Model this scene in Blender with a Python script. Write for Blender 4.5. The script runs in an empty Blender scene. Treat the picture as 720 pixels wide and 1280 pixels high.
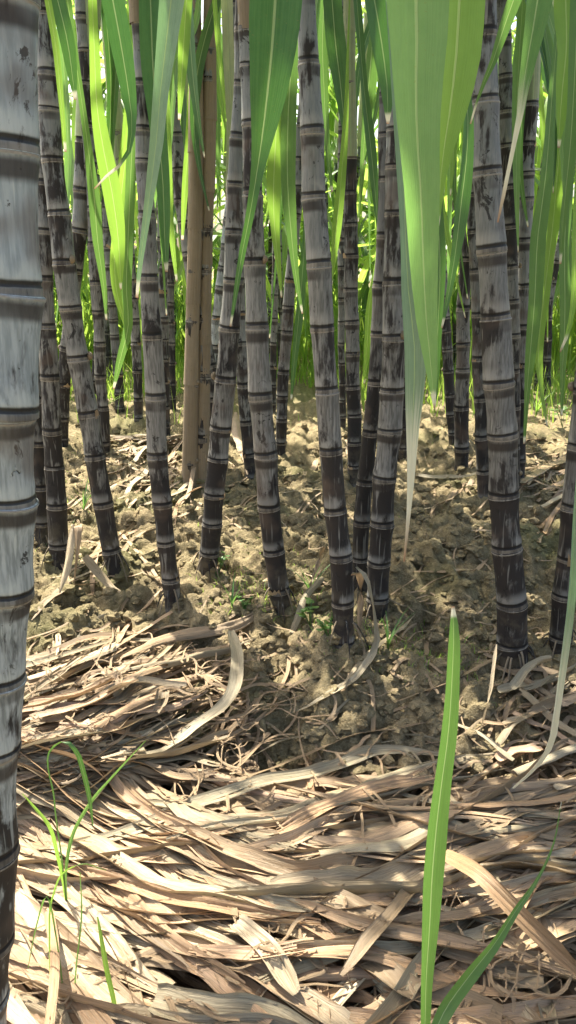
import bpy, bmesh, math, random
import numpy as np
from mathutils import Vector, Matrix
random.seed(7); rng = np.random.default_rng(7)
sc = bpy.context.scene
C = sc.collection
PI = math.pi
# ------------------------------------------------------------------ camera
H = 0.55; PITCH = math.radians(17.2); F = 1000.0
FW = np.array([0, math.cos(PITCH), -math.sin(PITCH)]); UP = np.array([0, math.sin(PITCH), math.cos(PITCH)]); RT = np.array([1., 0, 0])
CAM = np.array([0., 0., H])
cd = bpy.data.cameras.new('camera'); cam = bpy.data.objects.new('camera', cd); C.objects.link(cam)
cam.location = (0, 0, H); cam.rotation_euler = (PI/2 - PITCH, 0, 0)
cd.sensor_fit = 'VERTICAL'; cd.sensor_height = 36; cd.lens = 36*F/1280; cd.clip_start = 0.02; cd.clip_end = 2000
sc.camera = cam
def ray(u, v): return FW + RT*(u-360)/F - UP*(v-640)/F
def on_plane(u, v, d, k=0.0):        # point of the pixel's ray on the steep plane y = d + k z
    r = ray(u, v); t = (d + k*H)/(r[1] - k*r[2]); return CAM + r*t
def zc(p): return float(np.dot(np.asarray(p)-CAM, FW))
# ------------------------------------------------------------------ world and sun
SUN_EL, SUN_AZ = math.radians(57), math.radians(-38)      # azimuth from +Y towards +X
w = bpy.data.worlds.new('World'); sc.world = w; w.use_nodes = True
nt = w.node_tree; nt.nodes.clear()
sky = nt.nodes.new('ShaderNodeTexSky'); sky.sky_type = 'NISHITA'; sky.sun_disc = False
sky.sun_elevation = SUN_EL; sky.sun_rotation = SUN_AZ; sky.dust_density = 5.0; sky.air_density = 1.0; sky.ozone_density = 0.5
bg = nt.nodes.new('ShaderNodeBackground'); bg.inputs[1].default_value = 0.12
wo = nt.nodes.new('ShaderNodeOutputWorld'); nt.links.new(sky.outputs[0], bg.inputs[0]); nt.links.new(bg.outputs[0], wo.inputs[0])
sd = bpy.data.lights.new('sun', 'SUN'); sd.energy = 5.0; sd.angle = math.radians(0.5); sd.color = (1, 0.95, 0.86)
so = bpy.data.objects.new('sun', sd); C.objects.link(so)
sv = Vector((math.sin(SUN_AZ)*math.cos(SUN_EL), math.cos(SUN_AZ)*math.cos(SUN_EL), math.sin(SUN_EL)))
so.rotation_euler = sv.to_track_quat('Z', 'Y').to_euler(); so.location = (0, 0, 6)
sc.view_settings.view_transform = 'Standard'; sc.view_settings.look = 'None'; sc.view_settings.gamma = 1
sc.view_settings.exposure = 1.84
sc.view_settings.use_white_balance = True; sc.view_settings.white_balance_temperature = 6750; sc.view_settings.white_balance_tint = 8
sc.cycles.max_bounces = 8; sc.cycles.transmission_bounces = 6; sc.cycles.diffuse_bounces = 5
sc.cycles.sample_clamp_indirect = 6; sc.cycles.use_denoising = True
# ------------------------------------------------------------------ material helpers
class M:
    def __init__(s, name):
        s.m = bpy.data.materials.new(name); s.m.use_nodes = True; s.t = s.m.node_tree; s.t.nodes.clear()
        s.out = s.n('ShaderNodeOutputMaterial')
    def n(s, typ, **kw):
        x = s.t.nodes.new(typ)
        for k, v in kw.items(): setattr(x, k, v)
        return x
    def L(s, a, b): s.t.links.new(a, b)
    def put(s, sock, val):
        if hasattr(val, 'is_output') or isinstance(val, bpy.types.NodeSocket): s.L(val, sock)
        else: sock.default_value = val
    def math(s, op, a, b=0.0, c=None, clamp=False):
        x = s.n('ShaderNodeMath', operation=op, use_clamp=clamp); s.put(x.inputs[0], a); s.put(x.inputs[1], b)
        if c is not None: s.put(x.inputs[2], c)
        return x.outputs[0]
    def mix(s, f, a, b, blend='MIX'):
        x = s.n('ShaderNodeMix', data_type='RGBA', blend_type=blend)
        s.put(x.inputs[0], f); s.put(x.inputs[6], a if not isinstance(a, tuple) else (*a, 1)[:4]); s.put(x.inputs[7], b if not isinstance(b, tuple) else (*b, 1)[:4])
        return x.outputs[2]
    def vscale(s, vec, sc3):
        x = s.n('ShaderNodeMapping'); s.L(vec, x.inputs[0]); x.inputs['Scale'].default_value = sc3; return x.outputs[0]
    def noise(s, vec, scale, detail=4, rough=0.55, dist=0.0, w=None):
        x = s.n('ShaderNodeTexNoise')
        if w is not None: x.noise_dimensions = '4D'; s.put(x.inputs['W'], w)
        if vec is not None: s.L(vec, x.inputs['Vector'])
        x.inputs['Scale'].default_value = scale; x.inputs['Detail'].default_value = detail
        x.inputs['Roughness'].default_value = rough; x.inputs['Distortion'].default_value = dist
        return x.outputs[0]
    def smooth(s, v, a, b, lo=0.0, hi=1.0):
        x = s.n('ShaderNodeMapRange', interpolation_type='SMOOTHSTEP'); s.put(x.inputs[0], v)
        x.inputs[1].default_value = a; x.inputs[2].default_value = b; x.inputs[3].default_value = lo; x.inputs[4].default_value = hi
        return x.outputs[0]
    def ramp(s, v, stops, interp='LINEAR'):
        x = s.n('ShaderNodeValToRGB'); s.L(v, x.inputs[0]); r = x.color_ramp; r.interpolation = interp
        while len(r.elements) < len(stops): r.elements.new(0.5)
        for e, (p, c) in zip(r.elements, stops): e.position = p; e.color = (*c, 1)
        return x.outputs[0]
    def attr(s, name):
        x = s.n('ShaderNodeAttribute', attribute_name=name); return x.outputs['Fac']
    def bump(s, h, strength, dist):
        x = s.n('ShaderNodeBump'); s.L(h, x.inputs['Height']); x.inputs['Strength'].default_value = strength; x.inputs['Distance'].default_value = dist
        return x.outputs[0]
    def principled(s, col, rough=0.6, spec=0.5, normal=None):
        x = s.n('ShaderNodeBsdfPrincipled'); s.put(x.inputs['Base Color'], (*col, 1) if isinstance(col, tuple) else col)
        s.put(x.inputs['Roughness'], rough); s.put(x.inputs['Specular IOR Level'], spec)
        if normal: s.L(normal, x.inputs['Normal'])
        return x.outputs[0]
    def done(s, sh): s.L(sh, s.out.inputs[0]); return s.m

def stalk_mat(name, bloom, bloom2, dark, amount=0.0, lo=(0.36, 0.08, 0.23)):
    m = M(name); g = m.n('ShaderNodeNewGeometry'); tc = m.n('ShaderNodeTexCoord'); oi = m.n('ShaderNodeObjectInfo')
    P = tc.outputs['Object']; w_ = m.math('MULTIPLY', oi.outputs['Random'], 40.0)
    nf = m.attr('nf'); hz = m.attr('hz')
    fine = m.noise(m.vscale(P, (1, 1, 0.10)), 420, 3, 0.6, w=w_)              # fibre streaks along the cane
    strk = m.noise(m.vscale(P, (1, 1, 0.16)), 95, 5, 0.65, w=w_)
    blot = m.noise(m.vscale(P, (1, 1, 0.55)), 42, 5, 0.6, 0.6, w=w_)
    big = m.noise(m.vscale(P, (1, 1, 0.6)), 11, 3, 0.5, w=w_)
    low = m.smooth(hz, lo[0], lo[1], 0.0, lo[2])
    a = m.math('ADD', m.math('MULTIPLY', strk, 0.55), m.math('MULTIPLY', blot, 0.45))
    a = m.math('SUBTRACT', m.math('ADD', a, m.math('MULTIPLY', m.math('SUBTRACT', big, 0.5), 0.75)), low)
    a = m.math('ADD', a, amount)
    inode = m.attr('ino'); a = m.math('ADD', a, inode); b = m.smooth(a, 0.40, 0.49)
    blo = m.mix(m.smooth(fine, 0.35, 0.65), bloom, bloom2)
    vv = m.n('ShaderNodeHueSaturation'); m.L(blo, vv.inputs['Color']); m.put(vv.inputs['Value'], m.math('ADD', 0.78, m.math('MULTIPLY', m.math('FRACT', m.math('MULTIPLY', oi.outputs['Random'], 5.7)), 0.45))); blo = vv.outputs[0]
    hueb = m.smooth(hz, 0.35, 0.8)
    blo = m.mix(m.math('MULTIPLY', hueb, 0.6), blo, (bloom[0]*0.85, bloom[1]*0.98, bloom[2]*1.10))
    base = m.mix(b, dark, blo)
    soot = m.smooth(m.noise(m.vscale(P, (1, 1, 0.8)), 30, 6, 0.7, 1.2, w=w_), 0.585, 0.625); base = m.mix(m.math('MULTIPLY', soot, 0.9), base, (0.009, 0.008, 0.008))
    scr = m.smooth(m.noise(m.vscale(P, (1, 1, 0.05)), 260, 2, 0.5, w=w_), 0.60, 0.70); base = m.mix(m.math('MULTIPLY', scr, 0.45), base, (bloom[0]*1.6, bloom[1]*1.6, bloom[2]*1.55))
    dst = m.math('MULTIPLY', m.smooth(hz, 0.16, 0.0), m.smooth(m.noise(P, 34, 5, 0.65, w=w_), 0.44, 0.62)); base = m.mix(m.math('MULTIPLY', dst, 0.45), base, (0.19, 0.155, 0.10))
    base = m.mix(m.smooth(m.noise(P, 16, 3, 0.5, w=w_), 0.56, 0.68, 0, 0.6), base, (0.085, 0.060, 0.045))   # reddish brown rind
    pit = m.smooth(m.noise(m.vscale(P, (1, 1, 0.5)), 120, 4, 0.7, 1.0, w=w_), 0.64, 0.70)
    base = m.mix(m.math('MULTIPLY', pit, 0.85), base, (0.010, 0.008, 0.008))
    # node bands; the edge wobbles round the cane
    wob = m.math('MULTIPLY', m.math('SUBTRACT', m.noise(P, 55, 3, w=w_), 0.5), 0.05)
    q = m.math('ADD', nf, m.math('MULTIPLY', wob, 0.6))
    def band(lo, hi, s_): return m.math('MULTIPLY', m.smooth(q, lo-s_, lo+s_), m.smooth(q, hi+s_, hi-s_))
    rb = band(-0.2, 0.055, 0.010); base = m.mix(m.math('MULTIPLY', rb, 0.8), base, m.mix(m.smooth(strk, 0.35, 0.65), (0.05, 0.042, 0.034), (0.19, 0.165, 0.13)))
    sm = m.math('MULTIPLY', band(0.80, 0.95, 0.035), m.smooth(big, 0.40, 0.56)); base = m.mix(m.math('MULTIPLY', sm, 0.9), base, (0.022, 0.017, 0.015))
    up_ = m.math('MULTIPLY', m.smooth(q, 0.10, 0.13), m.smooth(q, 0.34, 0.16)); base = m.mix(m.math('MULTIPLY', up_, m.smooth(blot, 0.42, 0.56, 0, 0.55)), base, (bloom[0]*1.45, bloom[1]*1.45, bloom[2]*1.42))
    dk = m.math('MULTIPLY', m.smooth(q, 0.046, 0.060), m.smooth(q, 0.122, 0.098)); base = m.mix(m.math('MULTIPLY', dk, 0.95), base, (0.007, 0.006, 0.006))
    sc_ = m.smooth(m.math('ADD', nf, m.math('MULTIPLY', wob, 0.3)), 0.962, 0.974); base = m.mix(m.math('MULTIPLY', sc_, m.smooth(strk, 0.34, 0.52, 0.1, 0.9)), base, m.mix(fine, (0.13, 0.115, 0.095), (0.36, 0.325, 0.27)))
    hgt = m.math('ADD', m.math('MULTIPLY', strk, 0.5), m.math('ADD', m.math('MULTIPLY', fine, 0.25), m.math('MULTIPLY', pit, -0.5)))
    nb = m.bump(hgt, 0.7, 0.0016)
    return m.done(m.principled(base, m.math('SUBTRACT', 0.72, m.math('MULTIPLY', b, 0.12)), 0.35, nb))

def leaf_mat(name, g1, g2, trans, tamount=0.42, rough=0.42):
    m = M(name); uv = m.n('ShaderNodeUVMap'); s = m.n('ShaderNodeSeparateXYZ'); m.L(uv.outputs[0], s.inputs[0]); oi = m.n('ShaderNodeObjectInfo')
    u = s.outputs[0]; tc = m.n('ShaderNodeTexCoord'); w_ = m.math('MULTIPLY', oi.outputs['Random'], 30.0)
    dry = m.attr('dry')
    pat = m.noise(m.vscale(uv.outputs[0], (3, 5, 1)), 1.5, 4, 0.6, w=w_)
    col = m.mix(m.smooth(pat, 0.3, 0.7), g1, g2)
    hue = m.n('ShaderNodeHueSaturation'); m.L(col, hue.inputs['Color'])
    m.put(hue.inputs['Hue'], m.math('ADD', 0.485, m.math('MULTIPLY', oi.outputs['Random'], 0.035)))
    m.put(hue.inputs['Value'], m.math('ADD', 0.75, m.math('MULTIPLY', m.math('FRACT', m.math('MULTIPLY', oi.outputs['Random'], 7.3)), 0.55)))
    col = hue.outputs[0]
    vein = m.noise(m.vscale(uv.outputs[0], (34, 0.5, 1)), 1.0, 4, 0.7, w=w_)
    col = m.mix(m.smooth(vein, 0.35, 0.65, 0.0, 0.6), col, (g2[0]*1.6, g2[1]*1.35, g2[2]*1.5))
    rib = m.smooth(m.math('ABSOLUTE', m.math('SUBTRACT', u, 0.5)), 0.035, 0.018)
    col = m.mix(m.math('MULTIPLY', rib, 0.75), col, (0.32, 0.42, 0.20))
    tcol = m.mix(m.math('MULTIPLY', rib, 0.5), trans, (0.6, 0.7, 0.3))
    tcol = m.mix(m.smooth(vein, 0.3, 0.7, 0, 0.35), tcol, (trans[0]*0.6, trans[1]*0.75, trans[2]*0.6))
    # scorched and bleached ends; on one leaf the white end paints sun glare
    spots = m.smooth(m.noise(m.vscale(uv.outputs[0], (8, 30, 1)), 2.0, 4, 0.6, w=w_), 0.62, 0.70, 0, 0.7)
    col = m.mix(spots, col, (0.20, 0.16, 0.05))
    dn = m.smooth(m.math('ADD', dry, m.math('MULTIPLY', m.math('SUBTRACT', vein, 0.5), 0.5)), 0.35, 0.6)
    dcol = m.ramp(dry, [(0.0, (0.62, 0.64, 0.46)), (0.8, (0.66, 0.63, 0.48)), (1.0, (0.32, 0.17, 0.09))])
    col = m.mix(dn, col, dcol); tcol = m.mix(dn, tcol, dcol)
    nb = m.bump(m.math('ADD', vein, m.math('MULTIPLY', rib, 1.2)), 0.45, 0.001)
    p = m.principled(col, rough, 0.5, nb); t = m.n('ShaderNodeBsdfTranslucent'); m.L(tcol, t.inputs[0]); m.L(nb, t.inputs[1])
    mx = m.n('ShaderNodeMixShader'); mx.inputs[0].default_value = tamount; m.L(p, mx.inputs[1]); m.L(t.outputs[0], mx.inputs[2])
    return m.done(mx.outputs[0])

def dry_mat(name, stops, tamount=0.12, rough=0.5, rnd=0.8):
    m = M(name); uv = m.n('ShaderNodeUVMap'); oi = m.n('ShaderNodeObjectInfo'); w_ = m.math('MULTIPLY', oi.outputs['Random'], 50.0)
    tc = m.n('ShaderNodeTexCoord'); P = tc.outputs['Object']
    s = m.n('ShaderNodeSeparateXYZ'); m.L(uv.outputs[0], s.inputs[0])
    st = m.noise(m.vscale(uv.outputs[0], (20, 0.9, 1)), 1.0, 4, 0.65, w=w_)
    fi = m.noise(m.vscale(uv.outputs[0], (75, 1.6, 1)), 1.0, 3, 0.6, w=w_)
    bl = m.noise(P, 26, 4, 0.6, 0.4, w=w_)
    k = m.math('ADD', m.math('ADD', m.math('MULTIPLY', oi.outputs['Random'], rnd), (0.8-rnd)*0.5), m.math('MULTIPLY', m.math('SUBTRACT', st, 0.5), 0.55))
    k = m.math('ADD', k, m.math('MULTIPLY', m.math('SUBTRACT', bl, 0.5), 0.35), clamp=True)
    stops = [(p_, (c_[0]*1.0, c_[1]*0.95, c_[2]*0.90)) for p_, c_ in stops] if rnd > 0.5 else stops
    col = m.ramp(k, stops)
    col = m.mix(m.smooth(fi, 0.45, 0.60, 0, 0.6), col, (0.17, 0.125, 0.07))
    col = m.mix(m.smooth(st, 0.56, 0.66, 0, 0.5), col, (0.15, 0.11, 0.065))
    col = m.mix(m.smooth(bl, 0.58, 0.72, 0, 0.45), col, (0.17, 0.14, 0.105))
    mo = m.noise(P, 150, 5, 0.75, w=w_)
    col = m.mix(m.smooth(mo, 0.60, 0.70, 0, 0.7), col, (0.05, 0.038, 0.03))
    nb = m.bump(m.math('ADD', m.math('MULTIPLY', st, 0.7), m.math('MULTIPLY', fi, 0.5)), 0.9, 0.0016)
    p = m.principled(col, rough, 0.45, nb); t = m.n('ShaderNodeBsdfTranslucent'); m.L(col, t.inputs[0])
    mx = m.n('ShaderNodeMixShader'); mx.inputs[0].default_value = tamount; m.L(p, mx.inputs[1]); m.L(t.outputs[0], mx.inputs[2])
    return m.done(mx.outputs[0])

def soil_mat():
    m = M('soil'); tc = m.n('ShaderNodeTexCoord'); P = tc.outputs['Object']
    a = m.noise(P, 7, 5, 0.6); b = m.noise(P, 60, 6, 0.7); c = m.noise(P, 420, 4, 0.7); d = m.noise(P, 2.2, 4, 0.55, 0.5)
    col = m.mix(m.smooth(b, 0.3, 0.7), (0.125, 0.095, 0.050), (0.32, 0.255, 0.145))
    col = m.mix(m.smooth(a, 0.4, 0.65, 0, 0.6), col, (0.24, 0.198, 0.105))
    col = m.mix(m.smooth(c, 0.45, 0.7, 0, 0.6), col, (0.39, 0.32, 0.205))
    col = m.mix(m.smooth(c, 0.42, 0.25, 0, 0.6), col, (0.05, 0.038, 0.022))
    col = m.mix(m.smooth(d, 0.5, 0.64, 0, 0.45), col, (0.10, 0.12, 0.04))          # thin green algae on the soil
    h = m.math('ADD', m.math('MULTIPLY', b, 1.0), m.math('MULTIPLY', c, 0.45))
    return m.done(m.principled(col, 0.95, 0.15, m.bump(h, 1.0, 0.010)))

MAT = {
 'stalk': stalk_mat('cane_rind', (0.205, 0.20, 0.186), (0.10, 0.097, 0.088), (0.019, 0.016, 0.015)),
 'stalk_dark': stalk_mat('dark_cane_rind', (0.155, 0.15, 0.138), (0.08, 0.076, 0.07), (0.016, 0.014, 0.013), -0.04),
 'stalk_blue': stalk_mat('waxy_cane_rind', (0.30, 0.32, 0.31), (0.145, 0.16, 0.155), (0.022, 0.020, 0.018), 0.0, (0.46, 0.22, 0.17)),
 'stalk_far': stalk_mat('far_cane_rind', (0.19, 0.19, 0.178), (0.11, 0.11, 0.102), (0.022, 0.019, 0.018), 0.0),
 'leaf': leaf_mat('green_leaf', (0.040, 0.105, 0.022), (0.065, 0.150, 0.032), (0.17, 0.33, 0.065), 0.36),
 'leaf_deep': leaf_mat('deep_green_leaf', (0.040, 0.115, 0.030), (0.060, 0.155, 0.042), (0.09, 0.22, 0.03), 0.26),
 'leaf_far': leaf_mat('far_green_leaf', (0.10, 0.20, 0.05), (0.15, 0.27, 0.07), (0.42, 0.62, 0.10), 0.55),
 'leaf_soft': leaf_mat('soft_green_leaf', (0.085, 0.165, 0.065), (0.125, 0.215, 0.085), (0.25, 0.48, 0.10), 0.42),
 'leaf_lime': leaf_mat('lime_leaf', (0.065, 0.150, 0.035), (0.10, 0.20, 0.05), (0.31, 0.52, 0.07), 0.50),
 'leaf_blue': leaf_mat('glaucous_leaf', (0.13, 0.21, 0.14), (0.19, 0.28, 0.19), (0.18, 0.36, 0.12), 0.22, 0.36),
 'sheath_green': leaf_mat('green_sheath', (0.20, 0.26, 0.13), (0.27, 0.32, 0.17), (0.30, 0.38, 0.14), 0.12, 0.5),
 'dry': dry_mat('dry_leaf', [(0.0, (0.22, 0.165, 0.10)), (0.25, (0.34, 0.25, 0.15)), (0.5, (0.41, 0.305, 0.20)), (0.75, (0.47, 0.335, 0.205)), (1.0, (0.58, 0.465, 0.35))]),
 'dry_grey': dry_mat('grey_dry_leaf', [(0.0, (0.22, 0.165, 0.10)), (0.4, (0.29, 0.25, 0.16)), (0.7, (0.36, 0.325, 0.225)), (1.0, (0.47, 0.43, 0.32))]),
 'dry_orange': dry_mat('orange_dry_leaf', [(0.0, (0.27, 0.17, 0.09)), (0.4, (0.40, 0.265, 0.15)), (0.7, (0.52, 0.36, 0.235)), (1.0, (0.62, 0.45, 0.34))]),
 'dry_pale': dry_mat('pale_dry_leaf', [(0.0, (0.32, 0.25, 0.15)), (0.5, (0.48, 0.40, 0.27)), (1.0, (0.62, 0.54, 0.39))]),
 'dry_sheath': dry_mat('dry_sheath', [(0.0, (0.08, 0.06, 0.038)), (0.35, (0.22, 0.17, 0.11)), (0.65, (0.31, 0.25, 0.17)), (1.0, (0.40, 0.34, 0.24))], 0.03, 0.7, 0.2),
 'soil': soil_mat(),
}
m = M('grass_blade'); oi = m.n('ShaderNodeNewGeometry'); cc = m.mix(oi.outputs['Random Per Island'], (0.09, 0.20, 0.035), (0.19, 0.31, 0.07))
p_ = m.principled(cc, 0.5, 0.4); t_ = m.n('ShaderNodeBsdfTranslucent'); t_.inputs[0].default_value = (0.42, 0.60, 0.09, 1)
mx_ = m.n('ShaderNodeMixShader'); mx_.inputs[0].default_value = 0.5; m.L(p_, mx_.inputs[1]); m.L(t_.outputs[0], mx_.inputs[2]); MAT['grass'] = m.done(mx_.outputs[0])
# ------------------------------------------------------------------ object helpers
def mesh_obj(name, V, Fc, mat, parent=None, uv=None, attrs=None, smooth=True):
    me = bpy.data.meshes.new(name)
    V = np.asarray(V, dtype=np.float32); Fc = np.asarray(Fc, dtype=np.int32); k = Fc.shape[1]
    me.vertices.add(len(V)); me.vertices.foreach_set('co', V.ravel())
    me.loops.add(Fc.size); me.loops.foreach_set('vertex_index', Fc.ravel())
    me.polygons.add(len(Fc)); me.polygons.foreach_set('loop_start', np.arange(0, Fc.size, k, dtype=np.int32))
    me.polygons.foreach_set('use_smooth', np.full(len(Fc), smooth))
    if uv is not None:
        l = me.uv_layers.new(name='UVMap'); l.data.foreach_set('uv', np.asarray(uv, dtype=np.float32)[Fc.ravel()].ravel())
    for nm, a in (attrs or {}).items():
        at = me.attributes.new(nm, 'FLOAT', 'POINT'); at.data.foreach_set('value', np.asarray(a, dtype=np.float32))
    me.update(calc_edges=True); me.validate()
    me.materials.append(mat if not isinstance(mat, str) else MAT[mat])
    o = bpy.data.objects.new(name, me); C.objects.link(o)
    if parent: o.parent = parent; o.matrix_parent_inverse = Matrix.Translation(parent.location).inverted() if parent.location.length else Matrix()
    return o
def tag(o, label, cat, group=None, kind=None):
    if label: o['label'] = label
    if cat: o['category'] = cat
    if group: o['group'] = group
    if kind: o['kind'] = kind
    return o
def empty(name, loc, label, cat, group=None):
    o = bpy.data.objects.new(name, None); o.empty_display_size = 0.05; C.objects.link(o); o.location = Vector([float(a) for a in loc]); return tag(o, label, cat, group)
def grid_faces(n, k, wrap=False):
    i = np.arange(n-1)[:, None]; j = np.arange(k if wrap else k-1)[None, :]; j2 = (j+1) % k
    return np.stack([i*k+j, i*k+j2, (i+1)*k+j2, (i+1)*k+j], -1).reshape(-1, 4)
def resample(P, n, extra=None):
    """smooth curve (Catmull-Rom) through P, n points; extra arrays follow along"""
    P = np.asarray(P, float); cols = P if extra is None else np.hstack([P, np.asarray(extra, float).reshape(len(P), -1)])
    if len(P) > 2:
        h = np.maximum(np.linalg.norm(np.diff(P, axis=0), axis=1), 1e-5); dl = np.diff(cols, axis=0)/h[:, None]; mt = np.empty_like(cols); mt[0] = dl[0]; mt[-1] = dl[-1]
        mt[1:-1] = (dl[:-1]*h[1:, None]+dl[1:]*h[:-1, None])/(h[:-1]+h[1:])[:, None]; out = []
        for i in range(len(cols)-1):
            for t in np.linspace(0, 1, 12, endpoint=False):
                t2, t3 = t*t, t*t*t
                out.append((2*t3-3*t2+1)*cols[i]+(t3-2*t2+t)*h[i]*mt[i]+(3*t2-2*t3)*cols[i+1]+(t3-t2)*h[i]*mt[i+1])
        out.append(cols[-1]); cols = np.array(out)
    s = np.concatenate([[0], np.cumsum(np.linalg.norm(np.diff(cols[:, :P.shape[1]], axis=0), axis=1))])
    t = np.linspace(0, s[-1], n)
    R = np.stack([np.interp(t, s, cols[:, c]) for c in range(cols.shape[1])], 1)
    return R[:, :P.shape[1]], R[:, P.shape[1]:]
def tangents(P):
    T = np.gradient(P, axis=0); return T/np.maximum(np.linalg.norm(T, axis=1), 1e-9)[:, None]
def vnoise1(n, step, amp):
    k = max(3, int(n/step)+3); c = rng.normal(0, amp, k); x = np.linspace(0, k-1.001, n); i = x.astype(int); f = x-i; f = f*f*(3-2*f)
    return c[i]*(1-f)+c[i+1]*f
def ribbon_arrays(P, W, S, nu=5, fold=0.25, curl=0.0, ripple=0.0, dry=None, pleat=0.0, uvlen=0.1, sign=1, groove=0.0, split=0.0):
    """P centre line, W widths, S side directions (unit); fold = V depth, curl = arc angle of the section"""
    n = len(P); T = tangents(P); S = S - T*(S*T).sum(1)[:, None]; S = S/np.maximum(np.linalg.norm(S, axis=1), 1e-9)[:, None]
    N = np.cross(T, S); u = np.linspace(-1, 1, nu); hw = W/2
    if curl > 0.05:
        r = W/(curl); a = u*curl/2; X = r[:, None]*np.sin(a)[None, :]; Z = r[:, None]*(1-np.cos(a))[None, :]
    else: X = hw[:, None]*u[None, :]; Z = np.zeros((n, nu))
    Z = Z + fold*hw[:, None]*np.abs(u)[None, :]
    if pleat: Z = Z + pleat*hw[:, None]*np.array([rng.normal() for _ in u])[None, :]
    if groove:
        gcol = np.where(np.arange(nu) % 2 == 0, 1.0, -1.0)*rng.uniform(0.3, 1.0, nu); Z = Z + groove*gcol[None, :]*(0.6+0.4*np.sin(np.linspace(0, 5, n)+rng.random()*6))[:, None]
    if ripple:
        e = np.abs(u)**2
        Z = Z + (vnoise1(n, 3.0, ripple)[:, None]*np.where(u < 0, 1, 0)[None, :] + vnoise1(n, 3.6, ripple)[:, None]*np.where(u > 0, 1, 0)[None, :])*e[None, :]*np.minimum(1, W/W.max())[:, None]
    V = P[:, None, :] + X[..., None]*S[:, None, :] + sign*Z[..., None]*N[:, None, :]
    L = np.concatenate([[0], np.cumsum(np.linalg.norm(np.diff(P, axis=0), axis=1))])
    uv = np.stack([np.broadcast_to((u+1)/2, (n, nu)), np.broadcast_to((L/uvlen)[:, None], (n, nu))], -1).reshape(-1, 2)
    d = np.zeros((n, nu)) if dry is None else np.broadcast_to(np.asarray(dry)[:, None], (n, nu))
    Fc = grid_faces(n, nu)
    if split:
        keep = np.ones((n-1, nu-1), bool)
        for j in range(nu-1):
            if rng.random() < 0.75: keep[n-1-int(rng.random()**1.6*split*n):, j] = False
            if rng.random() < 0.5: keep[:int(rng.random()**2*split*0.6*n), j] = False
        Fc = Fc[keep.reshape(-1)]
        if len(Fc) < 4: Fc = grid_faces(n, nu)
        used_ = np.unique(Fc); mp = np.full(n*nu, -1); mp[used_] = np.arange(len(used_))
        return V.reshape(-1, 3)[used_], mp[Fc], uv[used_], d.reshape(-1)[used_]
    return V.reshape(-1, 3), Fc, uv, d.reshape(-1)
def ribbon(name, P, W, S, mat, parent=None, **kw):
    V, Fc, uv, d = ribbon_arrays(P, W, S, **kw)
    return mesh_obj(name, V, Fc, mat, parent, uv, {'dry': d})
# ------------------------------------------------------------------ ground
def lattice(seed, n=64):
    return np.random.default_rng(seed).random((n, n))
LAT = {}
def vnoise(x, y, seed):
    if seed not in LAT: LAT[seed] = lattice(seed)
    g = LAT[seed]; n = 64; xi = np.floor(x).astype(int); yi = np.floor(y).astype(int); fx = x-xi; fy = y-yi
    fx = fx*fx*(3-2*fx); fy = fy*fy*(3-2*fy); a = g[xi % n, yi % n]; b = g[(xi+1) % n, yi % n]; c = g[xi % n, (yi+1) % n]; d = g[(xi+1) % n, (yi+1) % n]
    return (a*(1-fx)+b*fx)*(1-fy)+(c*(1-fx)+d*fx)*fy
def sst(a, b, x): t = np.clip((x-a)/(b-a), 0, 1); return t*t*(3-2*t)
def g0(x, y):
    x = np.asarray(x, float); y = np.asarray(y, float)
    edge = 0.93 - 0.10*sst(-0.05, -0.35, x) + 0.02*np.sin(x*9)
    z = -0.085*(1-sst(edge-0.13, edge+0.06, y))
    near = np.exp(-(y/6)**2)
    z = z + near*(0.030*(vnoise(x*3.1+7, y*3.1+3, 1)-0.5) + 0.022*(vnoise(x*8.3+2, y*8.3+9, 2)-0.5))
    z = z + 0.075*np.exp(-(((x-0.235)/0.13)**2+((y-1.32)/0.13)**2)) + 0.03*np.exp(-(((x-0.42)/0.10)**2+((y-1.45)/0.12)**2)) + 0.02*np.exp(-(((x-0.05)/0.09)**2+((y-1.02)/0.06)**2)) - 0.02*np.exp(-(((x-0.12)/0.07)**2+((y-1.15)/0.05)**2)) + 0.02*np.exp(-(((x+0.1)/0.10)**2+((y-1.22)/0.08)**2))
    return z
def axis(a, b, fine, lo, hi, grow):
    c = list(np.arange(a, b+1e-6, fine)); st = fine; x = b
    while x < hi: st *= grow; x += st; c.append(x)
    st = fine; x = a; l = []
    while x > lo: st *= grow; x -= st; l.append(x)
    return np.array(l[::-1]+c)
XS = axis(-0.62, 0.66, 0.0045, -300, 300, 1.05); YS = axis(0.40, 1.95, 0.0045, -40, 600, 1.035)
GX, GY = np.meshgrid(XS, YS, indexing='ij'); GZ = g0(GX, GY)
mask = np.exp(-(np.maximum(0, np.abs(GX)-1.5)/1.0)**2-(np.maximum(0, GY-3.0)/1.5)**2)
for fr, am, sd_ in ((9, 0.020, 9), (14, 0.018, 3), (31, 0.013, 4), (67, 0.006, 5), (140, 0.0030, 6)):
    GZ += mask*am*(1-2*np.abs(vnoise(GX*fr+sd_, GY*fr+1.7*sd_, sd_)-0.5)*1.6 - 0.4)
lump = vnoise(GX*5+3, GY*5+1, 8)
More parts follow.
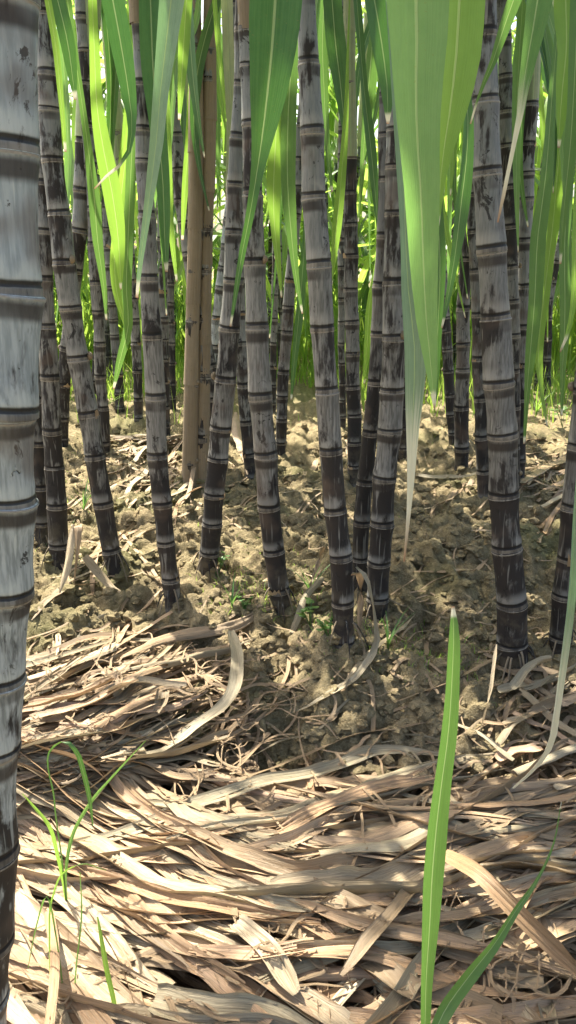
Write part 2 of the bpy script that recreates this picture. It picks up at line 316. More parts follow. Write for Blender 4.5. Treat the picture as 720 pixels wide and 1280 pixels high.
def stamp(x, y, r, hh):
    i0, i1 = np.searchsorted(XS, [x-r, x+r]); j0, j1 = np.searchsorted(YS, [y-r, y+r])
    if i1 <= i0 or j1 <= j0: return
    a, b = np.meshgrid(XS[i0:i1]-x, YS[j0:j1]-y, indexing='ij'); ang = np.arctan2(b, a); ph = random.random()*6
    rr = r*(0.82+0.14*np.sin(ang*3+ph)+0.08*np.sin(ang*5+2*ph)); d = np.sqrt(a*a+b*b)/rr
    dome = np.sqrt(np.clip(1-d**2.2, 0, 1))*hh
    base = float(np.median(GZ[i0:i1, j0:j1])); sub = GZ[i0:i1, j0:j1]
    sub[...] = np.where(d < 1, np.maximum(sub, base+dome-hh*0.25), sub)
for _ in range(6500):
    x = random.uniform(-0.8, 0.9); y = 0.5+1.9*random.random()**1.1; r = 0.004+0.016*random.random()**3.6
    if random.random() < 0.012: r *= 1.8
    stamp(x, y, r*(1+0.3*y), r*random.uniform(0.6, 1.25))
for fr, am, sd_ in ((28, 0.007, 15), (45, 0.0055, 12), (95, 0.0045, 13), (190, 0.0036, 14), (230, 0.0028, 11)): GZ += mask*am*(0.5-np.abs(vnoise(GX*fr+sd_, GY*fr+sd_, sd_)-0.5)*2+0.6*(vnoise(GX*fr*1.3, GY*fr*1.3+5, sd_+20)-0.5))
# uniform height map that grows as leaves are laid on it
def height_map():
    return (GZ[ix][:, iy]*(1-fx)[:, None]*(1-fy)[None]+GZ[ix+1][:, iy]*fx[:, None]*(1-fy)[None]+GZ[ix][:, iy+1]*(1-fx)[:, None]*fy[None]+GZ[ix+1][:, iy+1]*fx[:, None]*fy[None])
PX0, PX1, PY0, PY1, PR = -1.3, 1.3, 0.25, 3.6, 0.006
px = np.arange(PX0, PX1, PR); py = np.arange(PY0, PY1, PR)
def interp_idx(A, q): i = np.clip(np.searchsorted(A, q)-1, 0, len(A)-2); return i, np.clip((q-A[i])/(A[i+1]-A[i]), 0, 1)
ix, fx = interp_idx(XS, px); iy, fy = interp_idx(YS, py)
HM = height_map(); HM0 = HM.copy()
def hm(x, y, A=None):
    A = HM if A is None else A
    i = np.clip(((np.asarray(x)-PX0)/PR).astype(int), 0, A.shape[0]-1); j = np.clip(((np.asarray(y)-PY0)/PR).astype(int), 0, A.shape[1]-1)
    return A[i, j]
def ground_hit(u, v, A=None):
    r = ray(u, v)
    if r[2] > -0.02: return CAM + r*8
    t = 0.3
    for _ in range(900):
        p = CAM+r*t
        z = float(hm(p[0], p[1], A)) if (PX0 < p[0] < PX1 and PY0 < p[1] < PY1) else float(g0(p[0], p[1]))
        if p[2] <= z: break
        t += max(0.003, (p[2]-z)*0.5)
    return p
# ------------------------------------------------------------------ canes
NFR = [0.0, 0.012, 0.03, 0.05, 0.060, 0.072, 0.086, 0.10, 0.14, 0.30, 0.5, 0.7, 0.84, 0.92, 0.952, 0.962, 0.972, 0.988]
NRR = [1.030, 1.022, 1.02, 1.015, 1.00, 0.972, 0.972, 1.00, 1.00, 0.975, 0.965, 0.97, 0.985, 1.00, 1.008, 1.022, 1.04, 1.035]
def tube(name, C3, R, mat, parent, nseg=14, attrs=None, uvl=0.1, squash=None):
    T = tangents(C3); n = len(C3); S = np.cross(T, [0, 1.0, 0.02]); S /= np.linalg.norm(S, axis=1)[:, None]; N = np.cross(T, S)
    a = np.linspace(0, 2*PI, nseg, endpoint=False); R2 = R[:, None]*np.ones(nseg)[None] if R.ndim == 1 else R
    V = C3[:, None]+R2[..., None]*(np.cos(a)[None, :, None]*S[:, None]+np.sin(a)[None, :, None]*N[:, None])
    L = np.concatenate([[0], np.cumsum(np.linalg.norm(np.diff(C3, axis=0), axis=1))])
    uv = np.stack([np.broadcast_to(a/(2*PI)*2, (n, nseg)), np.broadcast_to((L/uvl)[:, None], (n, nseg))], -1).reshape(-1, 2)
    at = {k: np.repeat(v, nseg) for k, v in (attrs or {}).items()}; at.setdefault('dry', np.zeros(n*nseg))
    return mesh_obj(name, V.reshape(-1, 3), grid_faces(n, nseg, True), mat, parent, uv, at)
def stalk_mesh(parent, zs, cx, cy, rr, nodes, mat, z0, nseg=16, jitter=1.0, ia=0.07):
    """cx, cy, rr: functions of z; nodes: sorted z of the leaf scars"""
    Z, NFv = [], []; rad = []; IN = []
    nodes = sorted(nodes)
    for a, b in zip(nodes[:-1], nodes[1:]):
        k = random.uniform(0.96, 1.04); br = random.uniform(0.5, 2.4); ino = random.uniform(-ia, ia)+(0.02 if ia < 0.05 else 0)
        for f, q in zip(NFR, NRR):
            Z.append(a+(b-a)*f); NFv.append(f); IN.append(ino); rad.append(k*(1+(q-1)*(br if 0.1 < f < 0.95 else 1.0)))
    Z = np.array(Z); NFv = np.array(NFv); rad = np.array(rad)
    # each internode leans a touch: the slight zigzag of a cane
    off = np.interp(Z, nodes, [random.uniform(-1, 1)*0.0018*jitter for _ in nodes]); off2 = np.interp(Z, nodes, [random.uniform(-1, 1)*0.0022*jitter for _ in nodes])
    C3 = np.stack([cx(Z)+off, cy(Z)+off2, Z], 1); R = rr(Z)*rad
    a = np.linspace(0, 2*PI, nseg, endpoint=False); ph = random.random()*6
    R2 = R[:, None]*(1+0.018*np.sin(2*a+ph)[None]+0.010*np.sin(3*a+Z[:, None]*30)+rng.normal(0, 0.004, (len(Z), nseg)))
    return tube('stalk', C3, R2, mat, parent, nseg, {'nf': NFv, 'hz': Z-z0, 'ino': np.array(IN)}), C3
def hang_leaf(parent, att, az, length, width, droop, mat, tipz=None, nu=5, n=26, rise=0.9, dryt=0.0, twist=0.0):
    """a leaf that leaves its sheath upwards, arches over and hangs"""
    d = np.array([math.sin(az), math.cos(az), 0.0]); pts = [np.array(att, float)]; ang = math.radians(90-12*rise); st = length/30
    ang = math.radians(random.uniform(66, 80)*rise)
    for i in range(30):
        t = i/29; pts.append(pts[-1]+st*(d*math.cos(ang)+np.array([0, 0, math.sin(ang)])))
        ang = max(ang-droop*(0.02+0.16*t if t < 0.75 else 0.05), math.radians(-88))
        d = d+np.array([random.gauss(0, 0.015), random.gauss(0, 0.015), 0]); d /= np.linalg.norm(d)
    P, _ = resample(pts, n); t = np.linspace(0, 1, n); W = width*np.clip(np.minimum(0.45+t*2.2, 1)*(1-t**2.6)**0.8, 0.02, 1)
    S = np.tile(np.cross([0, 0, 1.0], [math.sin(az), math.cos(az), 0]), (n, 1)); T = tangents(P); N = np.cross(T, S)
    tw = twist*t; S = S*np.cos(tw)[:, None]+N*np.sin(tw)[:, None]
    return ribbon('leaf', P, W, S, mat, parent, nu=nu, fold=0.30, ripple=width*0.10, dry=np.clip((t-(1-dryt))/max(dryt, .01), 0, 1) if dryt else None)
CANES = []
def cane(label, pts, nodes, base_v, mat='stalk', k=0.0, top=None, sheath=None, sheath_mat='sheath_green', crown=8, d=None, group='dark sugarcane stalks of the near rows', dry_sheaths=None, nseg=18, spread=None, buds=True):
    """pts: (u, v, width in pixels of the photo) down the stalk"""
    pts = sorted(pts, key=lambda p: p[1])
    if d is None:
        b = ground_hit(pts[-1][0], base_v, HM0); d = b[1]-k*b[2]
    P = np.array([on_plane(u, v, d, k) for u, v, _ in pts]); Rr = np.array([w_*zc(p)/F/2 for p, (_, _, w_) in zip(P, pts)])
    zb = float(g0(P[-1][0], P[-1][1])); z_low = zb-0.05; z_hi = top or random.uniform(1.75, 2.15)
    Pz = P[::-1]; Z = Pz[:, 2]; R = Rr[::-1]
    # continue upward, the lean easing off
    sl = (Pz[-1, 0]-Pz[-3, 0])/(Z[-1]-Z[-3]); sl = max(-0.35, min(0.35, sl)); up = np.linspace(Z[-1]+0.1, z_hi+0.3, 14)
    xe = Pz[-1, 0]+sl*(up-Z[-1])*np.exp(-(up-Z[-1])*0.5); ye = (d+k*Z[-1])+k*(up-Z[-1])*np.exp(-(up-Z[-1])*0.5)
    slb = (Pz[1, 0]-Pz[0, 0])/max(1e-3, Z[1]-Z[0])
    AZ = np.concatenate([[z_low-0.02], Z, up]); AX = np.concatenate([[Pz[0, 0]-slb*(Z[0]-z_low)*0.6], Pz[:, 0], xe]); AY = np.concatenate([[Pz[0, 1]], Pz[:, 1], ye])
    AR = np.concatenate([[R[0]*0.97], R, np.full(14, R[-1])*np.linspace(1, 0.7, 14)])
    fz = np.linspace(AZ[0], AZ[-1], 160); kern = np.ones(9)/9
    def sm_(a): b = np.interp(fz, AZ, a); c = np.convolve(np.pad(b, 4, 'edge'), kern, 'valid'); return lambda z: np.interp(z, fz, c)
    cx, cy, rr = sm_(AX), sm_(AY), sm_(AR)
    vz = lambda v: float(np.interp(v, [p[1] for p in pts], P[:, 2]))
    nz = sorted(vz(v) for v in nodes); gap = abs(nz[-1]-nz[0])/max(1, len(nz)-1) if len(nz) > 1 else 0.09
    gap = min(max(gap, 0.05), 0.13)
    while nz[0] > z_low+0.02: nz.insert(0, nz[0]-min(gap, 0.07)*random.uniform(0.75, 0.95))
    while nz[-1] < z_hi: nz.append(nz[-1]+gap*random.uniform(0.95, 1.1))
    e = empty('sugarcane', (float(cx(zb)), float(cy(zb)), zb), label, 'sugarcane', group)
    stalk_mesh(e, None, cx, cy, rr, nz, mat, zb, nseg, ia=0.02 if nseg > 30 else 0.07)
    if buds:
        vis = [z for z in nz if zb+0.03 < z < zb+0.9]
        for i, z in enumerate(vis[:7]):
            if random.random() < 0.8: continue
            a = PI*(i % 2)+random.uniform(-0.4, 0.4)-0.5; r = float(rr(z)); n_ = 9; t = np.linspace(0, 1, n_)
            d3 = np.array([math.cos(a), math.sin(a), 0]); c = np.array([float(cx(z)), float(cy(z)), z])
            Pb = c+d3*(r*0.99+0.003*np.sin(t*PI)[:, None])+np.array([0, 0, 1.])*(0.001+t*r*0.75)[:, None]
            tube('bud', Pb, np.maximum(0.0004, r*0.26*np.sin(np.clip(t*0.92+0.08, 0, 1)*PI)**0.7), 'dry_sheath', e, 8)
    for z in [q for q in nz if zb+0.03 < q < zb+1.0]:
        if random.random() > 0.16 or dry_sheaths or nseg > 30: continue
        na = 12; a0 = random.uniform(0, 6.28); sp_ = random.uniform(1.2, 3.6); aa = a0+np.linspace(0, sp_, na); r = float(rr(z)); hh = random.uniform(0.006, 0.016); jag = np.abs(rng.normal(0.6, 0.35, na))
        rows_ = []
        for q in (0, 0.5, 1.0):
            zz_ = z-0.003+hh*q*jag; rr_ = r*(1.045+0.10*q*q*rng.random(na)); rows_.append(np.stack([float(cx(z))+np.cos(aa)*rr_, float(cy(z))+np.sin(aa)*rr_, zz_], 1))
        mesh_obj('sheath_scrap', np.vstack(rows_), grid_faces(3, na), 'dry', e, np.stack([np.tile(np.linspace(0, 1, na), 3), np.repeat([0, .1, .2], na)], 1), {'dry': np.zeros(3*na)})
    # sheaths round the top
    zs = vz(sheath) if sheath is not None else max(z_hi-0.45, P[0][2]+0.15)
    st_n = 2 if crown > 3 else 1; zz = zs; i = 0
    while zz < z_hi-0.05 and i < 4:
        z2 = min(zz+0.42, z_hi+0.12); t = np.linspace(0, 1, 16); Zt = zz+(z2-zz)*t; n16 = 18; a = np.linspace(0, 2*PI, n16, endpoint=False)
        Cc = np.stack([cx(Zt), cy(Zt), Zt], 1); Rt = rr(Zt)*(1.12+0.07*i)*(1-0.03*t)
        Rt[0] *= 1.0; R2 = Rt[:, None]*np.ones(n16)[None]+0.0
        ob = tube('leaf_sheath', Cc, R2, sheath_mat if (i > 0 or sheath is not None) else 'dry_sheath', e, n16, uvl=0.1)
        zz += 0.20+0.1*random.random(); i += 1
    if dry_sheaths:
        zz_ = sorted(vz(v) if v is not None else zb for v in dry_sheaths)
        for j, (a_, b_) in enumerate(zip(zz_[:-1], zz_[1:])):
            t = np.linspace(0, 1, 12); Zt = a_+(b_-a_+0.006)*t; Cc = np.stack([cx(Zt), cy(Zt), Zt], 1)
            Rt = rr(Zt)*(1.075+0.07*(1-t)**1.5-0.01*(j%2)+0.05*np.exp(-t*14)); aa = np.linspace(0, 2*PI, 20, endpoint=False)
            R2 = Rt[:, None]*(1+0.025*np.sin(3*aa+j)[None]+0.03*np.sin(7*aa+2*j)[None]*0.6)
            tube('dry_sheath', Cc, R2, 'dry_sheath', e, 20)
    info = dict(e=e, cx=cx, cy=cy, rr=rr, top=z_hi, d=d, zb=zb); CANES.append(info)
    for q in range(crown if cy(1.0) > 1.15 else 4):
        z = z_hi-0.25+0.4*q/max(1, crown); az = random.random()*2*PI
        near = cy(z) < 1.7
        ln = random.uniform(0.95, 1.3); wd = random.uniform(0.036, 0.05)
        hang_leaf(e, (float(cx(z)), float(cy(z)), z), az, ln, wd, 0.55 if near else random.uniform(0.6, 1.3), random.choice(['leaf', 'leaf', 'leaf_deep']))
    return info

G = 'dark sugarcane stalks of the near rows'
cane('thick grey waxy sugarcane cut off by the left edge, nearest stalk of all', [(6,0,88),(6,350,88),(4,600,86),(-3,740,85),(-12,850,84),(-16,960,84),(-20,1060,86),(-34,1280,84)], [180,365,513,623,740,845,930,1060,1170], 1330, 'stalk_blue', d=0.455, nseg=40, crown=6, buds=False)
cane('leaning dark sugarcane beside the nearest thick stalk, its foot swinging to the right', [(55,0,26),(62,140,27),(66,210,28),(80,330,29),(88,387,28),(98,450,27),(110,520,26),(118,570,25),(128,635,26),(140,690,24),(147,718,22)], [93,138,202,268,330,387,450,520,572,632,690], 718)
cane('slim dark sugarcane standing just left of the leaning stalk by the left edge', [(52,0,20),(54,220,20),(57,350,20),(60,440,22),(64,540,24),(69,590,24),(71,640,25),(74,690,25),(76,712,24)], [230,290,350,409,473,541,585,633,683], 712)
cane('dim sugarcane half hidden behind the thick stalk at the left edge', [(38,300,20),(44,480,21),(50,600,21),(54,690,21)], [330,385,440,500,555,610,655], 690, 'stalk_dark', crown=6)
cane('sugarcane with a pale green sheath split open over a black joint', [(112,0,24),(110,100,24),(106,175,22),(103,230,22),(98,300,20),(90,380,18),(82,440,17),(79,500,17),(77,560,16)], [178,240,290,340,390,438,482,525], 560, sheath=172)
cane('slender far sugarcane with a reddish foot in the sunlit gap on the left', [(128,200,9),(134,300,10),(138,340,11),(141,380,12),(144,430,12),(148,470,12),(151,518,13)], [310,333,360,380,400,420,445,470,492], 518, 'stalk_far', crown=6)
cane('thin far sugarcane leaning left beside the slender one with a reddish foot', [(130,330,8),(125,400,9),(120,450,9),(115,500,9)], [345,370,398,422,450,478], 505, 'stalk_far', crown=6)
cane('pale green sheathed sugarcane leaning right between two dark ones on the left', [(133,0,13),(135,50,13),(140,100,14),(146,150,15),(152,220,15),(157,265,14),(162,310,14),(165,370,13),(170,420,13),(172,460,12),(174,530,12)], [268,300,320,352,375,400,430,465,500], 530, sheath=262, crown=6)
cane('slim dark sugarcane whose foot stands in the sunlit patch left of centre', [(172,0,20),(174,50,20),(178,110,21),(180,200,21),(186,300,22),(187,350,22),(190,420,25),(193,500,26),(197,570,25),(204,635,24),(208,690,23),(214,740,22),(218,768,22)], [107,163,202,270,350,422,498,572,632,680,725], 768, sheath=30, sheath_mat='dry_sheath')
cane('thin sugarcane directly behind the stalk with its foot in the sunlit patch', [(198,200,11),(203,300,12),(204,400,12),(206,500,12),(207,548,12)], [225,260,300,333,365,400,425,450,478,510], 548, 'stalk_far', crown=6)
cane('blackish far sugarcane in the shade left of the tan sheathed stalk', [(212,300,9),(214,400,9),(216,500,9)], [330,355,380,405,430,455,480], 515, 'stalk_dark', crown=6)
cane('strongly leaning sugarcane crossing in front of the tan sheathed stalk', [(209,60,17),(216,140,17),(221,200,18),(228,250,19),(234,300,19),(239,330,20),(245,370,20),(251,415,21),(261,455,20),(266,500,20),(270,590,20)], [214,252,278,318,358,383,415,459,500,545], 595)
cane('left one of two straight sugarcanes wrapped in dry tan sheaths', [(244,0,12),(245,100,17),(245,200,18),(244,300,17),(241,400,16),(239,500,17),(237,612,18)], [12,60,100,145,191,240,286,340,400,480,550], 614, dry_sheaths=[0,12,100,191,286,380,480,None])
cane('right one of two straight sugarcanes wrapped in dry tan sheaths', [(262,0,14),(262,100,16),(261,200,16),(258,300,14),(256,400,15),(254,500,16),(251,606,17)], [20,60,101,145,191,240,288,340,400,470,550], 606, dry_sheaths=[0,60,150,240,330,430,520,None])
cane('dark sugarcane left of centre whose foot bends left past weeds', [(302,0,16),(299,120,17),(295,200,18),(293,260,19),(293,310,23),(291,355,26),(288,415,27),(282,475,27),(276,535,27),(271,575,26),(268,620,26),(262,680,25),(258,718,24)], [172,232,292,353,413,476,538,575,620,655,692], 718)
cane('bluish thin sugarcane slanting behind the stalk left of the broad leaf', [(290,220,12),(283,300,13),(277,340,13),(272,380,13),(268,440,13),(262,560,13)], [245,275,308,335,360,398,434,470,510], 570, 'stalk_blue', crown=6)
cane('dark sugarcane under the broad deep green leaf, brown sheath at its top', [(309,0,22),(312,100,23),(314,200,24),(317,300,26),(319,330,26),(321,420,28),(326,500,29),(331,570,29),(338,640,28),(345,700,27),(349,745,26),(352,772,26)], [38,82,157,243,330,410,498,570,635,690,738], 772, sheath=38, sheath_mat='dry_sheath')
cane('short jointed sugarcane seen between the two dark stalks left of centre', [(299,250,14),(300,400,15),(303,480,16),(308,530,15),(311,575,15),(314,600,15)], [270,310,350,392,430,483,530,570], 602, 'stalk_far', crown=6)
cane('far sugarcane with a sunlit left edge, left of the tall centre stalk', [(376,180,13),(372,250,14),(366,320,14),(362,370,15),(358,420,15),(354,470,15),(352,525,14),(350,572,13)], [200,235,270,310,352,385,416,467,497,526,555], 575, crown=6)
cane('faint far sugarcane behind the broad leaf tip left of the tall centre stalk', [(347,200,9),(345,300,9),(343,400,9),(341,500,9)], [230,260,290,320,345,370,400,430,460], 520, 'stalk_far', crown=6)
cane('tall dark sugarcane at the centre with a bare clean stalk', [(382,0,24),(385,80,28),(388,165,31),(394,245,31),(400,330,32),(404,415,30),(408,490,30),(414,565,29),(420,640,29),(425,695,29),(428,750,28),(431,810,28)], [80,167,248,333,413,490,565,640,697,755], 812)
cane('mid distance sugarcane right of the tall centre stalk, pale green above', [(437,0,13),(437,100,13),(438,200,16),(438,280,17),(438,320,18),(440,400,18),(442,480,18),(443,560,17),(443,602,16)], [198,242,282,321,363,404,443,485,520,555], 605, 'stalk_dark', sheath=196)
cane('thin sugarcane peeping out left of the mid distance one beside the centre stalk', [(427,280,9),(427,400,9),(428,520,9)], [300,335,375,404,430,455,480], 540, 'stalk_far', crown=6)
cane('stout dark sugarcane, front one of the touching pair right of centre', [(494,0,22),(494,100,22),(494,200,23),(495,280,24),(493,340,26),(492,425,29),(489,490,30),(486,540,29),(482,600,30),(477,650,29),(474,700,28),(471,750,27),(469,785,26)], [110,163,210,268,355,424,490,540,600,655,705,750], 787)
cane('dark sugarcane, rear one of the touching pair right of centre', [(484,50,17),(482,150,17),(479,280,18),(476,355,18),(472,420,19),(468,480,19),(463,540,20),(457,600,21),(452,655,22),(450,700,21),(449,742,21)], [75,120,170,225,297,358,420,480,543,605,655,700], 745, 'stalk_dark')
cane('dim sugarcane showing at the right edge of the touching pair', [(507,300,12),(506,450,12),(503,560,12)], [330,370,405,440,475,510], 575, 'stalk_dark', crown=6)
cane('far sugarcane with a curled brown sheath behind the long hanging leaf', [(546,150,12),(549,300,13),(553,350,13),(558,420,14),(562,490,13),(567,555,12)], [180,215,250,290,345,372,398,415,438,465,495,520], 560, 'stalk_far', crown=6)
cane('grey sugarcane standing free left of the thickest right stalk', [(590,180,15),(585,300,16),(581,350,16),(579,400,17),(578,465,18),(577,520,19),(577,590,18)], [205,245,285,325,388,432,463,511,563], 592)
cane('sugarcane tucked against the left side of the thickest right stalk', [(588,150,15),(590,250,16),(595,340,16),(598,400,17),(599,450,17),(600,500,17),(603,550,18),(607,622,18)], [170,205,245,290,340,395,450,500,548,590], 625, 'stalk_dark')
cane('thickest dark sugarcane on the right with a blackened root tuft', [(607,0,28),(605,60,31),(606,125,35),(608,220,35),(614,310,37),(619,395,37),(623,485,37),(627,545,38),(631,620,38),(634,690,37),(639,755,36),(642,820,37),(643,845,38)], [45,128,218,315,398,482,545,620,685,755,805], 845, nseg=26)
cane('brownish dark sugarcane behind the right flank of the thickest right stalk', [(628,0,17),(632,90,18),(634,185,18),(638,290,18),(641,375,17),(642,465,16),(643,540,16),(643,620,16)], [50,97,140,183,235,285,335,378,420,465,510,560], 625, 'stalk_dark')
cane('grey sugarcane with sooty marks right of the thickest stalk', [(668,0,18),(664,120,18),(659,180,20),(657,250,20),(656,300,19),(655,360,18),(654,410,17),(652,460,16),(650,540,15),(648,605,15)], [182,218,250,302,360,410,458,500,545], 612, sheath=126)
cane('dark sugarcane cut off by the right edge, leaning out of the picture', [(738,400,31),(732,500,31),(725,560,31),(719,620,31),(713,690,30),(704,745,30),(700,800,29),(698,826,29)], [430,490,560,635,700,745,797], 828, 'stalk_dark')
cane('small far sugarcane in the shade behind the right hanging leaves', [(686,330,10),(685,400,10),(684,490,10)], [350,375,400,425,450,470], 497, 'stalk_dark', crown=6)
for c in CANES:
    bx_, by_ = float(c['cx'](c['zb'])), float(c['cy'](c['zb'])); d2 = ((GX-bx_)**2+(GY-by_)**2)
    GZ += np.exp(-d2/0.05**2)*(0.010+0.016*vnoise(GX*30, GY*30, 31))
HM = height_map(); HM0 = HM.copy()
gv = np.stack([GX, GY, GZ], -1).reshape(-1, 3)
ground = mesh_obj('ground', gv, grid_faces(len(XS), len(YS))[:, ::-1], 'soil'); tag(ground, None, None, kind='structure')
def roots(c, n_, big):
    for i in range(n_):
        a = i/n_*2*PI+random.uniform(-.3, .3); z0_ = float(hm(c['cx'](c['zb']), c['cy'](c['zb'])))+random.uniform(0.004, 0.03); r = float(c['rr'](z0_)); p0 = np.array([float(c['cx'](z0_)), float(c['cy'](z0_)), z0_])
        dr = np.array([math.cos(a), math.sin(a), 0]); t = np.linspace(0, 1, 7)[:, None]; ln = random.uniform(0.012, 0.03)*big
        tube('root', p0+dr*(r*0.95+ln*t)+np.array([0, 0, -1.])*(ln*2.0*t**1.5), np.linspace(0.0016, 0.0007, 7)*big, 'dry_sheath' if i % 2 else 'stalk_dark', c['e'], 6, {'nf': np.full(7, .5), 'hz': np.zeros(7), 'ino': np.zeros(7)})
for c in CANES:
    if 0.8 < c['d'] < 1.7 and 'root tuft' not in c['e']['label']: roots(c, 8, 0.9)
# roots of the thickest cane
UU = [c for c in CANES if 'root tuft' in c['e']['label']][0]
for i in range(16):
    a = i/16*2*PI+random.uniform(-.2, .2); r = float(UU['rr'](0.02)); c = np.array([float(UU['cx'](0.03)), float(UU['cy'](0.03)), UU['zb']+random.uniform(0.02, 0.05)])
    dr = np.array([math.cos(a), math.sin(a), 0]); t = np.linspace(0, 1, 7)[:, None]; ln = random.uniform(0.015, 0.04)
    Pr = c+dr*(r*0.95+ln*t)+np.array([0, 0, -1.])*(ln*2.0*t**1.5); tube('root', Pr, np.linspace(0.0018, 0.0007, 7), 'dry_sheath' if i % 3 else 'stalk_dark', UU['e'], 6, {'nf': np.full(7, .5), 'hz': np.zeros(7), 'ino': np.zeros(7)})
# ------------------------------------------------------------------ hanging green leaves traced from the photo, joined to their canes
def traced_leaf(pts, d, mat='leaf', face=0.0, tip_dry_glare=0.0, fold=0.22, label=None, k=0.0, pull=None, nu=7, ripple=0.08, droopy=True, sign=1):
    """pts: (u, v, w) from the top of the frame to the tip"""
    P = np.array([on_plane(u, v, d, k) for u, v, _ in pts]); W = np.array([w_*zc(p)/F/math.cos(face) for p, (_, _, w_) in zip(P, pts)])
    best = min(CANES, key=lambda c: abs(c['top']-1.9)*0.1+math.hypot(float(c['cx'](1.5))-P[0][0]-(pull[0] if pull else 0), float(c['cy'](1.5))-P[0][1]-(pull[1] if pull else 0.12)))
    za = max(P[0][2]+0.5, best['top']-random.uniform(0, 0.2)); A = np.array([float(best['cx'](za)), float(best['cy'](za)), za])
    Tn = P[0]-P[1]; Tn /= np.linalg.norm(Tn); hgt = A[2]-P[0][2]; h2 = A-P[0]; h2[2] = 0
    over = A+np.array([0, 0, 0.16])-h2*0.25; q1 = P[0]+Tn*hgt*0.38; q2 = P[0]*0.35+over*0.65; q2[2] = A[2]-0.08
    wtop = min(W[0], 0.055); ex = [A, over, q2, q1]; ew = [wtop*0.55, wtop*0.8, wtop, max(W[0], wtop)]
    allP = np.vstack([ex, P]); allW = np.concatenate([ew, W]); n = 80
    R, E = resample(allP, n, allW); Wd = np.maximum(E[:, 0]*(1+vnoise1(n, 3, 0.035)), 0.0008)
    S = np.tile(np.array([1.0, 0, 0])*math.cos(face)+np.array([0, 1.0, 0])*math.sin(face), (n, 1))
    t = np.linspace(0, 1, n); up_ = t < 0.25
    L = np.concatenate([[0], np.cumsum(np.linalg.norm(np.diff(R, axis=0), axis=1))]); rem = L[-1]-L
    dry = np.clip(1-rem/tip_dry_glare, 0, 1) if tip_dry_glare else np.where(rem < 0.010, 1.0, 0.0)
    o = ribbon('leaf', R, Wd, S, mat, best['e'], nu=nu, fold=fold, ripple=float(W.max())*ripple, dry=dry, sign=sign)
    if label: o['label'] = label
    return o
